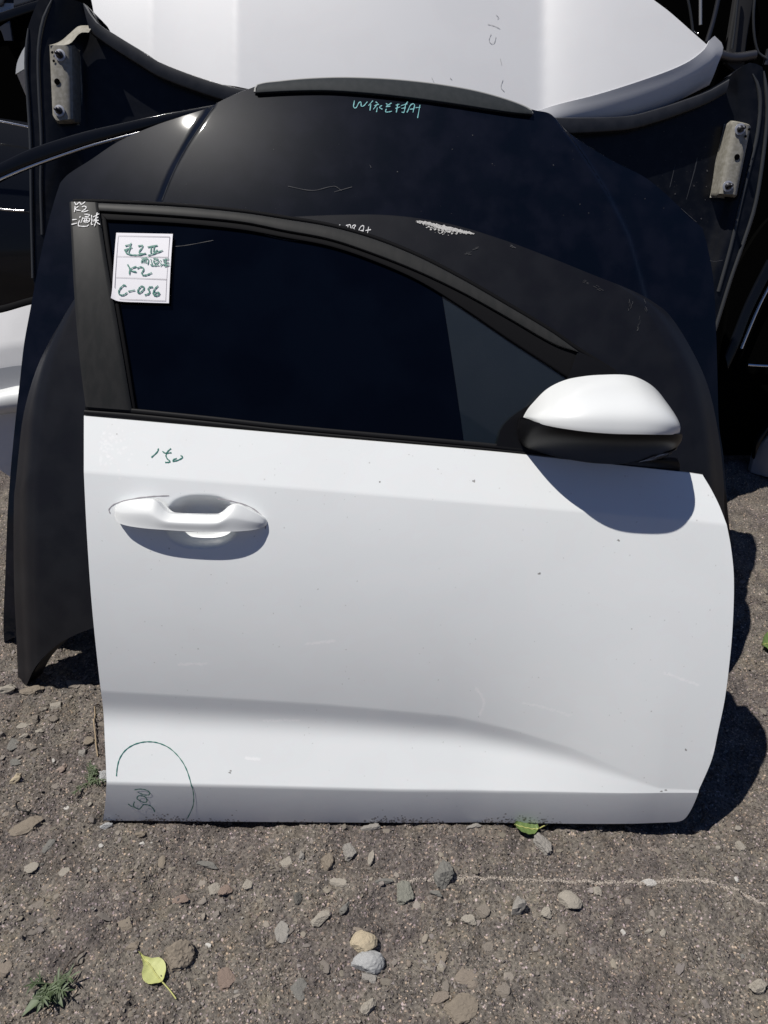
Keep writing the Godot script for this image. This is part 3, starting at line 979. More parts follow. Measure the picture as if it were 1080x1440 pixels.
	for q in [L([55.4,503.8, 54.1,509.9, 64.0,518.0, 91.5,525.1, 117.9,528.2, 140.3,529.1]), L([209.2,525.0, 228.4,521.5, 253.7,513.8, 270.9,501.6, 277.3,489.4, 276.7,481.2])]:
		mb = MB.new()
		strokes(mb, [q], 0.0016, plain_h, 0.0004)
		put("handle_gap", mb, M.line, handle)

	# mirror, folded against the window
	var mirror := Node3D.new()
	mirror.name = "side_mirror"
	door.add_child(mirror, true)
	var shell := func(s: float, b: float, k: float) -> float:
		return 0.036 + k * pow(maxf(1.0 - pow(absf(2.0 * s - 1.0), 3.2), 0.0), 0.5) * pow(maxf(1.0 - pow(absf(b), 2.6), 0.0), 0.5)
	var tops := L([645.7,640.9, 650.5,649.9, 657.3,658.9, 677.8,679.8, 702.5,692.1, 730.4,697.6, 757.4,699.5, 786.4,699.5, 804.6,695.6, 826.2,683.7, 843.2,665.9, 854.8,644.9, 858.1,629.9])
	var seam := cat(cat(L([646.8,639.8]), L([660.6,631.6, 698.8,624.5, 739.9,620.7, 789.4,619.3])), cat(L([833.6,618.2]), L([860.5,617.1])))
	var foot := L([639.1,622.8, 644.6,602.7, 663.2,592.5, 709.2,581.4, 753.2,575.3, 803.0,574.3, 838.4,578.8, 861.1,591.5, 866.3,608.7])
	mb = MB.new()
	var cap := coons(seam, tops, L([646.8,639.8, 646.8,640.8]), L([860.5,617.1, 860.4,629.7]), 60, 30, func(_u, _v, s, t): return shell.call(s, lerpf(-0.25, 1.0, sin(t * PI * 0.5)), 0.094) + 0.002)
	mb.grid(cap)
	hem(mb, cap, 0.006, 0.004)
	put("mirror_cap", mb, M.white, mirror)
	mb = MB.new()
	var lowr := coons(foot, cat(cat(L([642.8,638.8]), L([660.6,632.6, 698.8,625.5, 739.8,621.7, 789.3,620.3])), cat(L([836.5,619.2]), L([866.1,617.6]))), L([640.1,622.6, 642.8,638.8]), L([868.6,608.5, 866.1,617.6]), 60, 24, func(_u, _v, s, t): return shell.call(s, lerpf(-1.0, -0.25, 1.0 - cos(t * PI * 0.5)), 0.092))
	mb.grid(lowr)
	hem(mb, lowr, 0.014, 0.004, true)
	var backp := coons(L([650.9,626.6, 763.6,614.4, 857.6,614.4]), L([663.4,656.9, 707.1,686.9, 760.4,694.9, 806.1,689.9, 843.0,660.9]), L([650.9,626.6, 663.4,656.9]), L([857.6,614.4, 843.0,660.9]), 12, 8, func(_u, _v, _s, _t): return 0.032)
	mb.grid(backp, false, true)
	hem(mb, backp, 0.006, 0.01, true)
	put("mirror_housing", mb, M.housing, mirror)
	mb = MB.new()
	var lens := coons(L([810.1,576.2, 836.3,579.3, 854.0,588.9]), L([821.8,586.9, 838.7,590.9, 857.6,597.4]), L([810.1,576.2, 821.8,586.9]), L([854.0,588.9, 857.6,597.4]), 10, 6, func(_u, _v, s, t): return 0.0)
	for j in lens.size():   # lay the lens just proud of the housing below it
		for i in lens[j].size():
			var best := 1e9
			var z := 0.0
			for row in lowr:
				for p in row:
					var dd: float = Vector2(p.x - lens[j][i].x, p.y - lens[j][i].y).length_squared()
					if dd < best:
						best = dd
						z = p.z
			lens[j][i].z = z + 0.0035
	mb.grid(lens)
	hem(mb, lens, 0.004, 0.001)
	put("turn_signal", mb, M.lens, mirror)
	mb = MB.new()
	var arm := coons(L([754.3,574.6, 818.4,568.0, 877.3,560.8]), L([742.6,586.2, 804.1,585.2, 847.6,589.2]), L([754.3,574.6, 752.4,579.2, 754.7,583.2]), L([877.3,560.8, 874.8,570.9, 869.2,581.0]), 16, 8, func(u, v, s, t): return 0.026 + 0.022 * sin(t * PI * 0.5) * sin(PI * clampf(0.15 + s * 0.7, 0, 1)))
	mb.grid(arm)
	hem(mb, arm, 0.03, 0.004, true)
	put("mirror_arm", mb, M.housing, mirror)

	# pen marks on the door
	mb = MB.new()
	strokes(mb, [L([123.5,596.0, 122.1,591.1, 113.9,583.1]), L([129.3,591.8, 133.3,589.3, 142.2,589.8]), L([141.3,595.7, 136.5,591.1, 134.5,585.9, 136.6,581.4, 140.7,577.5, 139.2,576.4, 133.9,576.2]), L([150.1,582.0, 144.6,578.5, 149.6,578.5, 157.3,582.0, 158.2,584.0, 155.5,585.9])], 0.0019, plain_h)
	put("handwriting", mb, M.pen_green, door, "green pen number 150")
	mb = MB.new()
	strokes(mb, [L([36.8,94.0, 37.8,107.1, 41.3,120.3, 49.4,132.0, 61.3,140.0, 74.9,144.1, 88.5,144.8, 100.7,142.8, 116.0,136.2, 129.8,124.5, 140.7,109.8, 147.7,93.7, 152.5,74.7, 152.0,54.0, 147.7,34.5, 134.7,6.8])], 0.0016, plain_h)
	strokes(mb, [L([47.1,40.2, 50.7,34.7, 56.4,32.1]), L([58.0,44.7, 55.0,34.8, 61.8,28.1, 66.6,32.7, 71.5,38.2, 79.1,37.2, 84.7,29.5, 85.5,21.5]), L([66.6,57.6, 63.3,52.3, 66.9,46.9, 74.0,43.1, 78.1,47.0, 76.2,55.6, 68.9,57.6, 66.6,57.6]), L([62.6,70.0, 72.8,71.7, 81.5,69.1, 85.3,64.0, 83.1,59.8, 75.4,59.8, 67.1,64.9])], 0.0019, plain_h)
	put("handwriting", mb, M.pen_green, door, "green pen arc with the number 500 inside")
	mb = MB.new()
	strokes(mb, [L([-5.2,950.9, -1.7,947.0, 2.0,950.6, 5.3,947.4, 10.6,951.3]), L([-3.5,944.5, -3.5,935.6]), L([1.3,944.1, -2.6,939.9, 5.3,937.7]), L([6.7,943.4, 10.0,944.5, 12.8,943.1, 11.8,939.9, 7.5,936.0, 16.4,937.8]), L([-5.4,923.6, 0.9,924.3]), L([-5.8,916.6, 2.4,918.7]),
		L([5.8,929.2, 5.0,926.8]), L([5.1,922.9, 4.0,915.9, 5.2,914.2, 16.2,913.8, 19.0,916.0]), L([11.2,932.1, 18.6,931.4, 17.8,929.3, 12.3,928.2]), L([9.7,927.1, 7.4,918.7]), L([10.5,925.7, 19.1,925.8, 19.2,921.5, 15.7,919.4]), L([12.6,925.0, 12.4,919.4]), L([15.2,925.0, 14.5,918.7]), L([10.2,921.5, 18.1,922.6]),
		L([21.7,930.7, 23.1,921.6, 22.6,916.7, 25.2,917.0]), L([24.2,927.9, 32.4,932.9]), L([29.6,934.7, 27.4,921.6]), L([25.3,923.0, 31.5,928.0]), L([24.8,921.6, 32.6,923.1]), L([29.5,924.4, 28.3,918.8, 27.1,913.9]), L([28.8,921.6, 32.4,918.2, 35.1,916.8])], 0.0015, glass_h, 0.0056)
	put("handwriting", mb, M.pen_white, door, "white pen letters and figure on the pillar cover")

	# paper note taped on the window: a thing of its own
	var note := thing("paper_note", "white paper note with green handwriting stuck on the corner of the dark window", "paper note", Vector3(-0.4470, 0.0000, -0.7572), 25)
	var note_h := func(u, v, s, t) -> float: return win_h(u, v) + 0.001 + 0.004 * pow(maxf(0.0, 1.0 - s * 5.0 - t * 5.0), 2.0)
	var flat_note := func(u, v, _s, _t) -> float: return win_h(u, v) + 0.001
	mb = MB.new()
	var sheet := coons(L([56.2,809.0, 65.2,805.0, 99.7,803.3, 137.8,802.2]), L([57.8,905.3, 139.3,904.1]), L([56.2,809.0, 57.8,905.3]), L([137.8,802.2, 139.3,904.1]), 24, 24, note_h)
	mb.grid(sheet)
	hem(mb, sheet, 0.0006, 0.0005)
	put("sheet", mb, M.paper, note)
	mb = MB.new()
	strokes(mb, [L([61.2,900.7, 135.3,899.7]), L([135.3,899.7, 133.2,805.6]), L([133.2,805.6, 67.1,808.0]), L([61.2,900.7, 60.1,823.9]), L([60.5,870.1, 134.2,869.2]), L([60.6,839.3, 133.9,836.7])], 0.0007, flat_note, 0.0009)
	put("printed_lines", mb, M.line, note)
	mb = MB.new()
	strokes(mb, [L([72.2,885.6, 80.7,888.2]), L([80.6,890.1, 78.8,882.2]), L([71.0,879.0, 82.5,883.5]), L([79.2,883.0, 77.7,874.7]), L([75.1,879.9, 73.9,875.9, 81.6,872.5, 90.7,872.1, 102.7,874.5]), L([90.7,885.4, 97.2,885.8, 92.7,876.8, 95.1,874.2, 102.7,874.5]), L([104.4,884.0, 118.6,886.7]), L([109.7,884.0, 109.4,875.4]), L([113.9,884.8, 113.2,876.2]), L([119.0,880.1, 114.7,875.4]), L([105.8,871.4, 116.2,875.1, 126.6,879.4]),
		L([77.1,858.1, 80.3,852.7, 80.3,843.4]), L([90.0,855.5, 82.0,850.4, 90.4,847.3]), L([90.9,852.7, 96.8,854.6, 100.5,851.2, 98.0,845.8, 99.9,842.8, 105.6,843.2, 112.3,846.3]), L([76.1,826.9, 73.1,828.1, 67.3,822.0, 66.2,816.7, 69.8,813.7, 74.2,814.4, 78.4,817.5]), L([79.7,819.0, 89.1,821.0]), L([98.7,827.0, 95.0,823.6, 93.2,818.3, 95.2,816.8, 99.7,819.8, 102.1,824.4, 98.7,827.0]), L([111.1,826.4, 107.9,822.1, 109.9,819.9, 109.3,816.1, 103.3,813.9]), L([109.6,824.9, 114.5,825.8]), L([122.0,827.5, 117.2,822.2, 115.3,816.1, 117.5,813.3, 121.7,813.4, 124.3,816.1, 121.5,817.9, 116.3,815.8])], 0.0022, flat_note, 0.0012)
	strokes(mb, [L([96.2,867.0, 104.5,868.3]), L([97.8,865.2, 96.6,860.5]), L([97.1,864.8, 106.1,866.0, 105.7,858.2]), L([100.3,866.7, 99.6,860.5]), L([102.8,866.7, 102.6,860.5]), L([109.4,866.0, 111.0,864.9]), L([110.8,862.9, 112.2,859.0, 110.3,857.5, 115.6,856.7, 122.4,857.2]), L([113.6,866.8, 120.4,867.6]), L([114.5,864.5, 120.5,865.0, 120.7,861.4, 114.7,860.9, 114.5,864.5]), L([116.2,860.6, 115.8,858.3]), L([118.5,860.6, 118.6,858.3]), L([123.6,864.5, 125.1,863.4]), L([123.3,860.6, 125.3,859.9]), L([124.0,855.7, 126.8,859.1]), L([127.3,865.0, 136.3,866.6]), L([131.7,868.4, 131.5,855.2]), L([128.2,862.2, 136.6,860.7]), L([127.6,858.3, 137.5,857.3]), L([130.0,855.2, 135.3,856.8])], 0.0017, flat_note, 0.0012)
	put("handwriting", mb, M.pen_green, note)

# ------------------------------------------------------------------ hoods
func matte_h(u: float, v: float) -> float:
	var q := absf(u - 0.67) / 0.67
	var r := v / 0.85
	return 0.05 * (1.0 - pow(q, 2.5)) + 0.10 * r - 0.15 * r * r

func gloss_h(u: float, v: float) -> float:
	var q := absf(u - 0.70) / 0.70
	var r := v / 1.03
	return 0.11 * (1.0 - pow(q, 2.0)) + 0.06 * r - 0.18 * r * r * r

func make_matte_hood() -> void:
	var o := thing("car_hood", "matte black hood with white writing and scraped top edge, right behind the white door", "car hood", Vector3(-0.6933, 0.0000, -1.0440), 22)
	var hf := func(u, v, s, _t) -> float:
		var side := minf(s, 1.0 - s)
		return matte_h(u, v) - 0.028 * pow(maxf(0.0, 1.0 - side / 0.055), 1.6) + 0.004 * smoothstep(0.0, 0.02, side - 0.05)
	var top := L([156.4,717.2, 192.4,756.4, 242.9,795.3, 317.4,826.7, 415.5,846.1, 536.7,851.4, 609.0,854.3, 681.3,854.8, 741.5,850.1, 813.8,837.2, 886.2,816.1, 959.1,790.4, 1069.9,748.4, 1161.9,717.0])
	var left := L([-16.9,6.1, -6.8,101.5, 0.2,186.5, 18.7,373.0, 23.7,396.1, 34.5,457.0, 43.5,505.7, 56.5,551.4, 77.1,604.0, 106.2,656.1, 132.9,693.4, 156.4,717.2])
	var right := L([1345.7,5.6, 1339.6,102.1, 1333.6,186.8, 1322.5,295.0, 1314.3,357.8, 1312.0,388.6, 1295.2,483.3, 1270.7,569.9, 1235.2,638.0, 1194.1,694.5, 1161.9,717.0])
	var bottom := L([-16.9,6.1, -0.5,-3.1, 13.7,11.8, 39.6,49.6, 76.0,87.0, 107.6,110.3, 161.7,135.4, 284.6,171.4, 516.7,195.2, 680.7,199.6, 844.8,195.1, 1077.0,170.7, 1200.0,134.4, 1257.8,108.8, 1307.9,46.1, 1331.9,-0.8, 1345.7,5.6])
	var rows := coons(bottom, top, left, right, 150, 90, hf)
	var mb := MB.new()
	mb.grid(rows)
	hem(mb, rows, 0.014, 0.03)
	put("hood_skin", mb, M.matte, o)
	var on := func(u, v, _s, _t) -> float: return matte_h(u, v) + 0.004
	mb = MB.new()
	strokes(mb, [L([594.6,835.9, 605.3,837.8]), L([598.6,832.5, 604.5,833.0]), L([600.8,837.2, 600.0,830.7]), L([608.0,837.2, 610.6,829.9]), L([610.6,834.1, 619.4,838.5]), L([609.3,829.3, 615.7,829.9, 615.2,825.4]), L([613.0,834.1, 612.0,830.6]), L([629.3,837.2, 636.5,837.7, 634.6,824.6, 631.2,824.1]), L([629.3,830.6, 636.0,831.9]), L([632.8,837.2, 630.6,824.6]), L([640.0,836.7, 637.6,822.7]), L([640.0,836.7, 645.0,837.7, 642.4,832.5, 644.0,829.8, 639.2,828.3]), L([648.0,820.9, 657.3,837.2, 656.8,822.5]), L([649.3,827.5, 658.6,829.3]), L([662.1,828.8, 671.2,830.4]), L([667.4,835.1, 664.0,816.2])], 0.0018, on, 0.001)
	put("handwriting", mb, M.pen_white, o)
	# bare scraped patch on the upper edge
	mb = MB.new()
	rng.seed = 5
	var core := L([760.5,842.9, 770.1,841.1, 779.7,838.2, 791.7,835.8, 806.2,832.9, 818.2,830.0])
	strokes(mb, [core], 0.0042, func(u, v, _s, _t): return matte_h(u, v) + 0.004, 0.0009)
	strokes(mb, [L([777.3,837.0, 791.7,832.8, 808.6,829.9])], 0.003, func(u, v, _s, _t): return matte_h(u, v) + 0.004, 0.0012)
	var run := even(L([750.9,846.4, 765.3,843.5, 784.5,838.8, 803.8,834.7, 825.4,829.4, 842.2,824.1]), 200)
	for k in 700:
		var i := rng.randi() % 200
		var p := run[i] + Vector2(rng.randfn(0, 0.003), -absf(rng.randfn(0.0015, 0.006)) * (1.0 - absf(i / 100.0 - 0.85)) - 0.001)
		var r := 0.0002 + 0.0012 * pow(rng.randf(), 2.0)
		var a := PackedVector3Array()
		for q in 6:
			var t := -TAU * q / 6.0
			var e := p + Vector2(cos(t) * 1.7, sin(t)) * r * rng.randf_range(0.6, 1.3)
			a.append(Vector3(e.x, e.y, matte_h(e.x, e.y) + 0.0048 + 0.00001 * (k % 50)))
		for q in range(1, 5):
			mb.tri(a[0], a[q], a[q + 1])
	put("scraped_paint", mb, M.scrape, o).set_meta("kind", "stuff")
	mb = MB.new()
	for q in [L([1137.6,717.7, 1142.8,696.2]), L([1113.7,712.7, 1111.3,696.0]), L([1131.5,684.2, 1126.7,667.5]), L([847.0,798.7, 856.6,803.5, 866.3,804.7]), L([831.3,790.4, 842.1,791.6]), L([903.7,806.1, 917.0,800.2]), L([1050.1,738.4, 1062.5,732.5]), L([1031.6,746.5, 1039.0,743.0])]:
		var l := even(q, 8)
		mb = MB.new()
		for k in 5:
			var p := l[rng.randi() % 8] + Vector2(rng.randfn(0, 0.0015), rng.randfn(0, 0.0012))
			var d := (l[7] - l[0]).normalized() * rng.randf_range(0.0015, 0.005)
			strokes(mb, [PackedVector2Array([p - d, p + d * 0.2 + Vector2(0.0006, -0.0003), p + d])], rng.randf_range(0.0004, 0.0012), on, 0.0009)
		put("scuff_mark", mb, M.scuff, o).set_meta("kind", "stuff")

func make_gloss_hood() -> void:
	var o := thing("car_hood", "glossy black hood with pale green writing below a grey seal strip, behind the matte hood", "car hood", Vector3(-0.7770, 0.0000, -1.1636), 22)
	# flanks fall away beyond the two creases
	var ca := L([475.6,1022.3, 469.2,1018.4, 433.1,959.1, 403.0,901.3, 382.5,848.3, 347.4,751.3, 320.2,640.0, 285.9,451.1])
	var cb := L([1081.0,1011.7, 1101.1,982.7, 1125.2,951.6, 1177.6,869.8, 1217.0,794.0, 1251.5,680.2, 1267.1,603.8, 1281.1,448.1])
	var ra := rev(ca)
	var rb := rev(cb)
	var ax := PackedVector2Array()
	for p in ra:
		ax.append(Vector2(p.y, p.x))
	var bx := PackedVector2Array()
	for p in rb:
		bx.append(Vector2(p.y, p.x))
	var hf := func(u, v, _s, _t) -> float:
		var h := gloss_h(u, v)
		var a: float = y_at(ax, v) - u
		var b: float = u - y_at(bx, v)
		if a > 0:
			h -= 0.008 * smoothstep(0, 0.014, a)
		if b > 0:
			h -= 0.008 * smoothstep(0, 0.014, b) + 0.05 * b
		return h
	var top := L([180.0,890.3, 194.8,905.4, 237.2,929.6, 291.9,962.8, 358.2,989.1, 417.2,1006.8, 469.0,1022.6, 500.9,1038.1, 532.8,1051.0, 553.3,1057.5, 649.9,1065.7, 719.2,1066.9, 822.0,1061.9, 926.6,1048.8, 996.7,1032.3, 1051.8,1017.0, 1081.0,1011.7, 1114.5,980.7, 1194.4,934.1, 1270.5,901.2, 1348.4,841.8, 1382.2,815.8])
	var left := L([0.7,4.8, 4.7,43.9, 27.0,166.2, 46.8,282.3, 60.7,353.7, 78.1,440.6, 96.2,530.3, 108.6,598.8, 125.5,669.1, 152.7,791.3, 169.1,854.1, 180.0,890.3])
	var right := L([1509.5,-9.7, 1503.3,62.2, 1483.6,186.2, 1461.5,288.5, 1441.5,389.4, 1427.2,444.6, 1418.5,525.4, 1411.2,618.1, 1403.4,723.0, 1391.9,781.8, 1382.2,815.8])
	var bottom := L([0.7,4.8, 66.6,35.3, 456.6,106.7, 777.0,124.8, 1102.8,98.9, 1446.5,22.4, 1509.5,-9.7])
	var rows := coons(bottom, top, left, right, 220, 110, hf)
	var mb := MB.new()
	mb.grid(rows)
	hem(mb, rows, 0.014, 0.03)
	put("hood_skin", mb, M.gloss, o)
	var on := func(u, v, _s, _t) -> float: return gloss_h(u, v)
	# rubber seal along the rear edge, worn pale along its top
	mb = MB.new()
	band(mb, L([547.6,1039.5, 615.9,1041.6, 685.0,1041.0, 787.2,1032.6, 890.8,1020.5, 994.4,1008.0, 1044.6,1005.6]), L([550.7,1056.9, 590.6,1062.3, 649.8,1067.1, 719.2,1068.4, 822.0,1063.3, 926.6,1050.2, 996.8,1033.7, 1045.0,1013.9]), on, 0.008, 0.012, 0.005, 60)
	var strip := put("seal_strip", mb, M.seal, o)
	mb = MB.new()
	var rail := PackedVector3Array()
	for p in even(L([544.9,1042.3, 548.2,1055.5, 590.6,1062.3, 649.8,1067.1, 719.2,1068.4, 822.0,1063.3, 926.6,1050.2, 996.8,1033.7, 1041.1,1017.1, 1046.0,1008.4]), 70):
		rail.append(Vector3(p.x, p.y, gloss_h(p.x, p.y) + 0.004))
	mb.tube(rail, [0.0022], 6)
	put("worn_rim", mb, M.worn_edge, strip)
	mb = MB.new()
	strokes(mb, [L([723.9,1025.7, 724.8,1011.3, 734.6,1023.4, 737.5,1014.4, 747.3,1023.5]), L([757.2,1025.9, 749.4,1016.0]), L([753.4,1019.0, 752.0,1006.9]), L([762.1,1023.6, 765.7,1020.6]), L([759.3,1016.0, 767.8,1019.1]), L([763.6,1016.8, 757.9,1009.2]), L([765.0,1012.3, 763.6,1004.0]), L([773.5,1016.9, 769.2,1013.1, 774.2,1009.4]), L([780.5,1020.8, 783.3,1018.6]), L([790.4,1021.7, 780.5,1014.8]), L([780.5,1014.0, 788.3,1015.6]), L([781.2,1010.2, 779.8,1005.0, 784.0,1004.3, 791.1,1005.9]), L([798.2,1017.3, 804.6,1019.7]), L([797.5,1011.2, 806.0,1014.4]), L([801.8,1020.4, 798.9,1003.7]), L([807.4,1016.7, 818.8,1020.7]), L([819.5,1024.5, 815.9,1019.1, 812.3,1003.9, 808.7,1004.6]), L([808.1,1011.4, 815.9,1013.0]), L([817.9,1004.0, 829.4,1020.9, 828.8,1004.2]), L([822.9,1010.1, 830.0,1011.0]), L([833.6,1013.4, 842.1,1014.3]), L([841.5,1018.9, 836.9,993.9])], 0.0019, on, 0.001)
	put("handwriting", mb, M.pen_pale, o)
	# scratches, and the crease's highlight drawn as a paler ribbon
	mb = MB.new()
	strokes(mb, [L([469.3,1017.1, 451.3,987.8, 433.1,959.1, 416.2,929.4, 403.0,901.3, 392.2,874.7, 382.5,848.3])], 0.0011, hf, 0.0008)
	put("crease_highlight", mb, M.seal, o)
	mb = MB.new()
	for q in [L([1336.8,850.5, 1351.3,839.3, 1368.9,827.0]), L([1396.0,755.6, 1406.8,754.7, 1425.6,758.1]), L([752.0,906.7, 754.5,901.6]), L([689.9,858.6, 720.9,867.4]), L([608.6,869.0, 652.4,861.2, 689.8,868.6, 702.3,861.1])]:
		mb = MB.new()
		strokes(mb, [q], 0.0008, hf, 0.0012)
		put("scratch", mb, M.scuff, o)
	specks(o, 150, 81, Vector2(0.2, 0.45), Vector2(1.3, 0.98), hf, 0.0013)

func make_underside_hood() -> void:
	var o := thing("car_hood", "dark hood standing with its underside showing, hinge plates near both upper corners", "car hood", Vector3(-0.7500, 0.0000, -1.6000), 16)
	var zero := func(_u, _v, _s, _t) -> float: return 0.0
	var lip := L([120.0,1146.7, 145.6,1110.6, 179.0,1089.7, 240.0,1055.5, 275.7,1034.2, 386.3,997.9, 468.7,980.3, 780.7,926.7, 1102.8,929.4, 1271.3,932.2, 1340.3,947.4, 1390.6,962.5, 1441.8,980.3, 1488.5,1006.0, 1514.3,1027.5, 1530.4,1031.5])
	var left := cat(L([10, 20, -45, 300]), L([-50.9,594.8, -18.6,877.7, -12.8,961.1, -8.5,1026.2, 1.3,1087.1, 14.1,1115.7, 34.8,1149.2]))
	var right := cat(L([1480, 20, 1500, 300]), L([1523.1,493.7, 1534.9,580.8, 1559.2,665.5, 1576.0,750.7, 1579.2,870.6, 1572.7,947.4, 1561.8,1001.9, 1552.6,1023.5]))
	var top := cat(cat(L([34.8,1149.2]), lip), L([1552.6,1023.5]))
	var rows := coons(L([10, 20, 740, 0, 1480, 20]), top, left, right, 110, 60, func(u, v, s, t): return -0.03 * smoothstep(0.02, 0.07, s) * smoothstep(0.02, 0.05, 1.0 - s))
	var mb := MB.new()
	mb.grid(rows)
	hem(mb, rows, 0.03, 0.03)
	put("inner_panel", mb, M.under, o)
	specks(o, 130, 83, Vector2(1.28, 0.5), Vector2(1.5, 0.95), func(_u, _v, _s, _t): return -0.0295, 0.0022)
	specks(o, 60, 85, Vector2(0.1, 0.5), Vector2(0.4, 0.92), func(_u, _v, _s, _t): return -0.0295, 0.0015)
	# raised rims: lip along the concave edge, two ridges down each side
	mb = MB.new()
	band(mb, L([135.2,1084.5, 175.8,1058.1, 236.9,1022.1, 272.9,1001.9, 384.1,963.9, 467.0,944.6, 780.9,891.8, 1105.2,891.8, 1274.3,900.2, 1343.5,916.9, 1393.8,933.6, 1445.1,952.9, 1480.8,972.1]), L([125.4,1141.5, 146.8,1108.0, 180.3,1087.1, 239.8,1052.8, 277.0,1031.5, 386.1,995.2, 470.1,977.5, 780.7,923.9, 1103.0,926.7, 1271.6,929.4, 1340.6,944.6, 1390.9,959.8, 1442.1,977.5, 1484.7,1000.6]), zero, 0.004, 0.05, 0.006, 70)
	put("lip", mb, M.lip, o)
	mb = MB.new()
	for e in [L([62.8,1149.2, 38.1,1106.7, 21.2,1050.2, 12.8,974.8, 5.4,877.7, -7.0,794.7, -17.7,688.2]), L([5.3,1094.9, -8.5,1026.2, -12.8,961.1, -18.6,877.7, -35.7,733.0, -50.9,594.8]), L([1533.4,1010.0, 1548.9,985.7, 1559.0,947.4, 1560.0,886.1, 1551.9,822.1, 1542.0,744.8, 1534.3,671.5, 1526.6,619.6, 1517.3,565.1]), L([1556.8,1015.4, 1574.3,947.4, 1579.2,870.6, 1576.0,750.7, 1559.2,665.5, 1541.8,590.2, 1528.1,519.3, 1520.2,477.6])]:
		var pts := PackedVector3Array()
		for p in even(e, 24):
			pts.append(Vector3(p.x, p.y, 0.0005))
		mb = MB.new()
		mb.tube(pts, [0.0015, 0.0035, 0.0045, 0.0045, 0.0042], 7)
		put("side_ridge", mb, M.edge, o)
	# hinge plates with studs and holes
	for s in 2:
		var face: PackedVector2Array = [L([50.8,916.2, 84.7,920.3, 98.1,1058.3, 51.5,1058.3, 41.7,928.6]), L([1485.8,772.3, 1525.2,769.4, 1537.2,906.6, 1498.0,914.8])][s]
		var b0 := face[0]
		mb = MB.new()
		var rowsp := []
		if s == 0:
			rowsp = coons(PackedVector2Array([face[4], face[0], face[1]]), PackedVector2Array([face[3], face[2]]), PackedVector2Array([face[4], face[3]]), PackedVector2Array([face[1], face[2]]), 12, 20, func(_u, _v, s2, t): return 0.022 - 0.006 * pow(absf(2.0 * s2 - 1.0), 4.0), false)
		else:
			rowsp = coons(PackedVector2Array([face[0], face[1]]), PackedVector2Array([face[3], face[2]]), PackedVector2Array([face[0], face[3]]), PackedVector2Array([face[1], face[2]]), 12, 20, func(_u, _v, s2, t): return 0.022 - 0.006 * pow(absf(2.0 * s2 - 1.0), 4.0), false)
		mb.grid(rowsp)
		hem(mb, rowsp, 0.045, -0.004)
		var plate := put("hinge_plate", mb, M.plate, o)
		mb = MB.new()
		for q in ([L([61.8,990.4]), L([58.7,1044.7]), L([59.7,1028.9])] if s == 0 else [L([1512.6,844.9]), L([1531.2,899.3]), L([1525.5,885.5])]):
			var wide := 0.0062 if mb.v.size() == 0 else 0.0028
			var hm := MB.new()
			ring_stack(hm, Vector3(q[0].x, q[0].y, 0.0236), [[wide, 0.0], [0.0001, 0.0002]], 12)
			mb.v.append(Vector3.ZERO)
			put("hole", hm, M.hole, plate)
		for q in ([L([74.4,1039.5]), L([60.0,935.0])] if s == 0 else [L([1511.4,899.3]), L([1500.2,786.5])]):
			mb = MB.new()
			ring_stack(mb, Vector3(q[0].x, q[0].y, 0.0236), [[0.0115, 0.0], [0.0115, 0.0012], [0.001, 0.0014]], 14)
			put("bare_ring", mb, M.bare, plate)
			mb = MB.new()
			ring_stack(mb, Vector3(q[0].x, q[0].y, 0.0236), [[0.0075, 0.0], [0.0075, 0.006], [0.0040, 0.0062], [0.0038, 0.022], [0.0001, 0.0225]], 8)
			put("stud", mb, M.steel, plate)
	# pressed shelf above the left plate, ribs by the right one
	mb = MB.new()
	mb.grid(coons(L([51.5,1058.3, 98.1,1058.3, 125.4,1076.6, 144.6,1076.6]), L([56.7,1076.6, 87.3,1094.9, 106.2,1104.1, 137.3,1102.8]), L([51.5,1058.3, 64.2,1071.4]), L([137.9,1081.8, 137.3,1102.8]), 14, 8, func(_u, _v, _s, t): return lerpf(0.0215, -0.01, t)))
	put("pressed_shelf", mb, M.plate, o)
	mb = MB.new()
	for e in [L([1476.7,944.6, 1487.4,933.6, 1496.8,919.7]), L([1533.0,947.4, 1547.1,933.6, 1557.2,916.9]), L([1550.0,999.2, 1559.6,974.8, 1563.5,947.4]), L([1515.4,1008.7, 1524.7,1007.3, 1531.8,999.2]), L([1389.6,762.5, 1405.7,856.4, 1417.1,891.8]), L([1429.3,733.0, 1444.9,827.9, 1446.6,877.7])]:
		mb = MB.new()
		var pts := PackedVector3Array()
		for p in even(e, 10):
			pts.append(Vector3(p.x, p.y, -0.0375))
		mb.tube(pts, [0.004, 0.007, 0.008, 0.008, 0.008, 0.008, 0.008, 0.008, 0.007, 0.003], 7)
		put("pressed_rib", mb, M.edge, o)

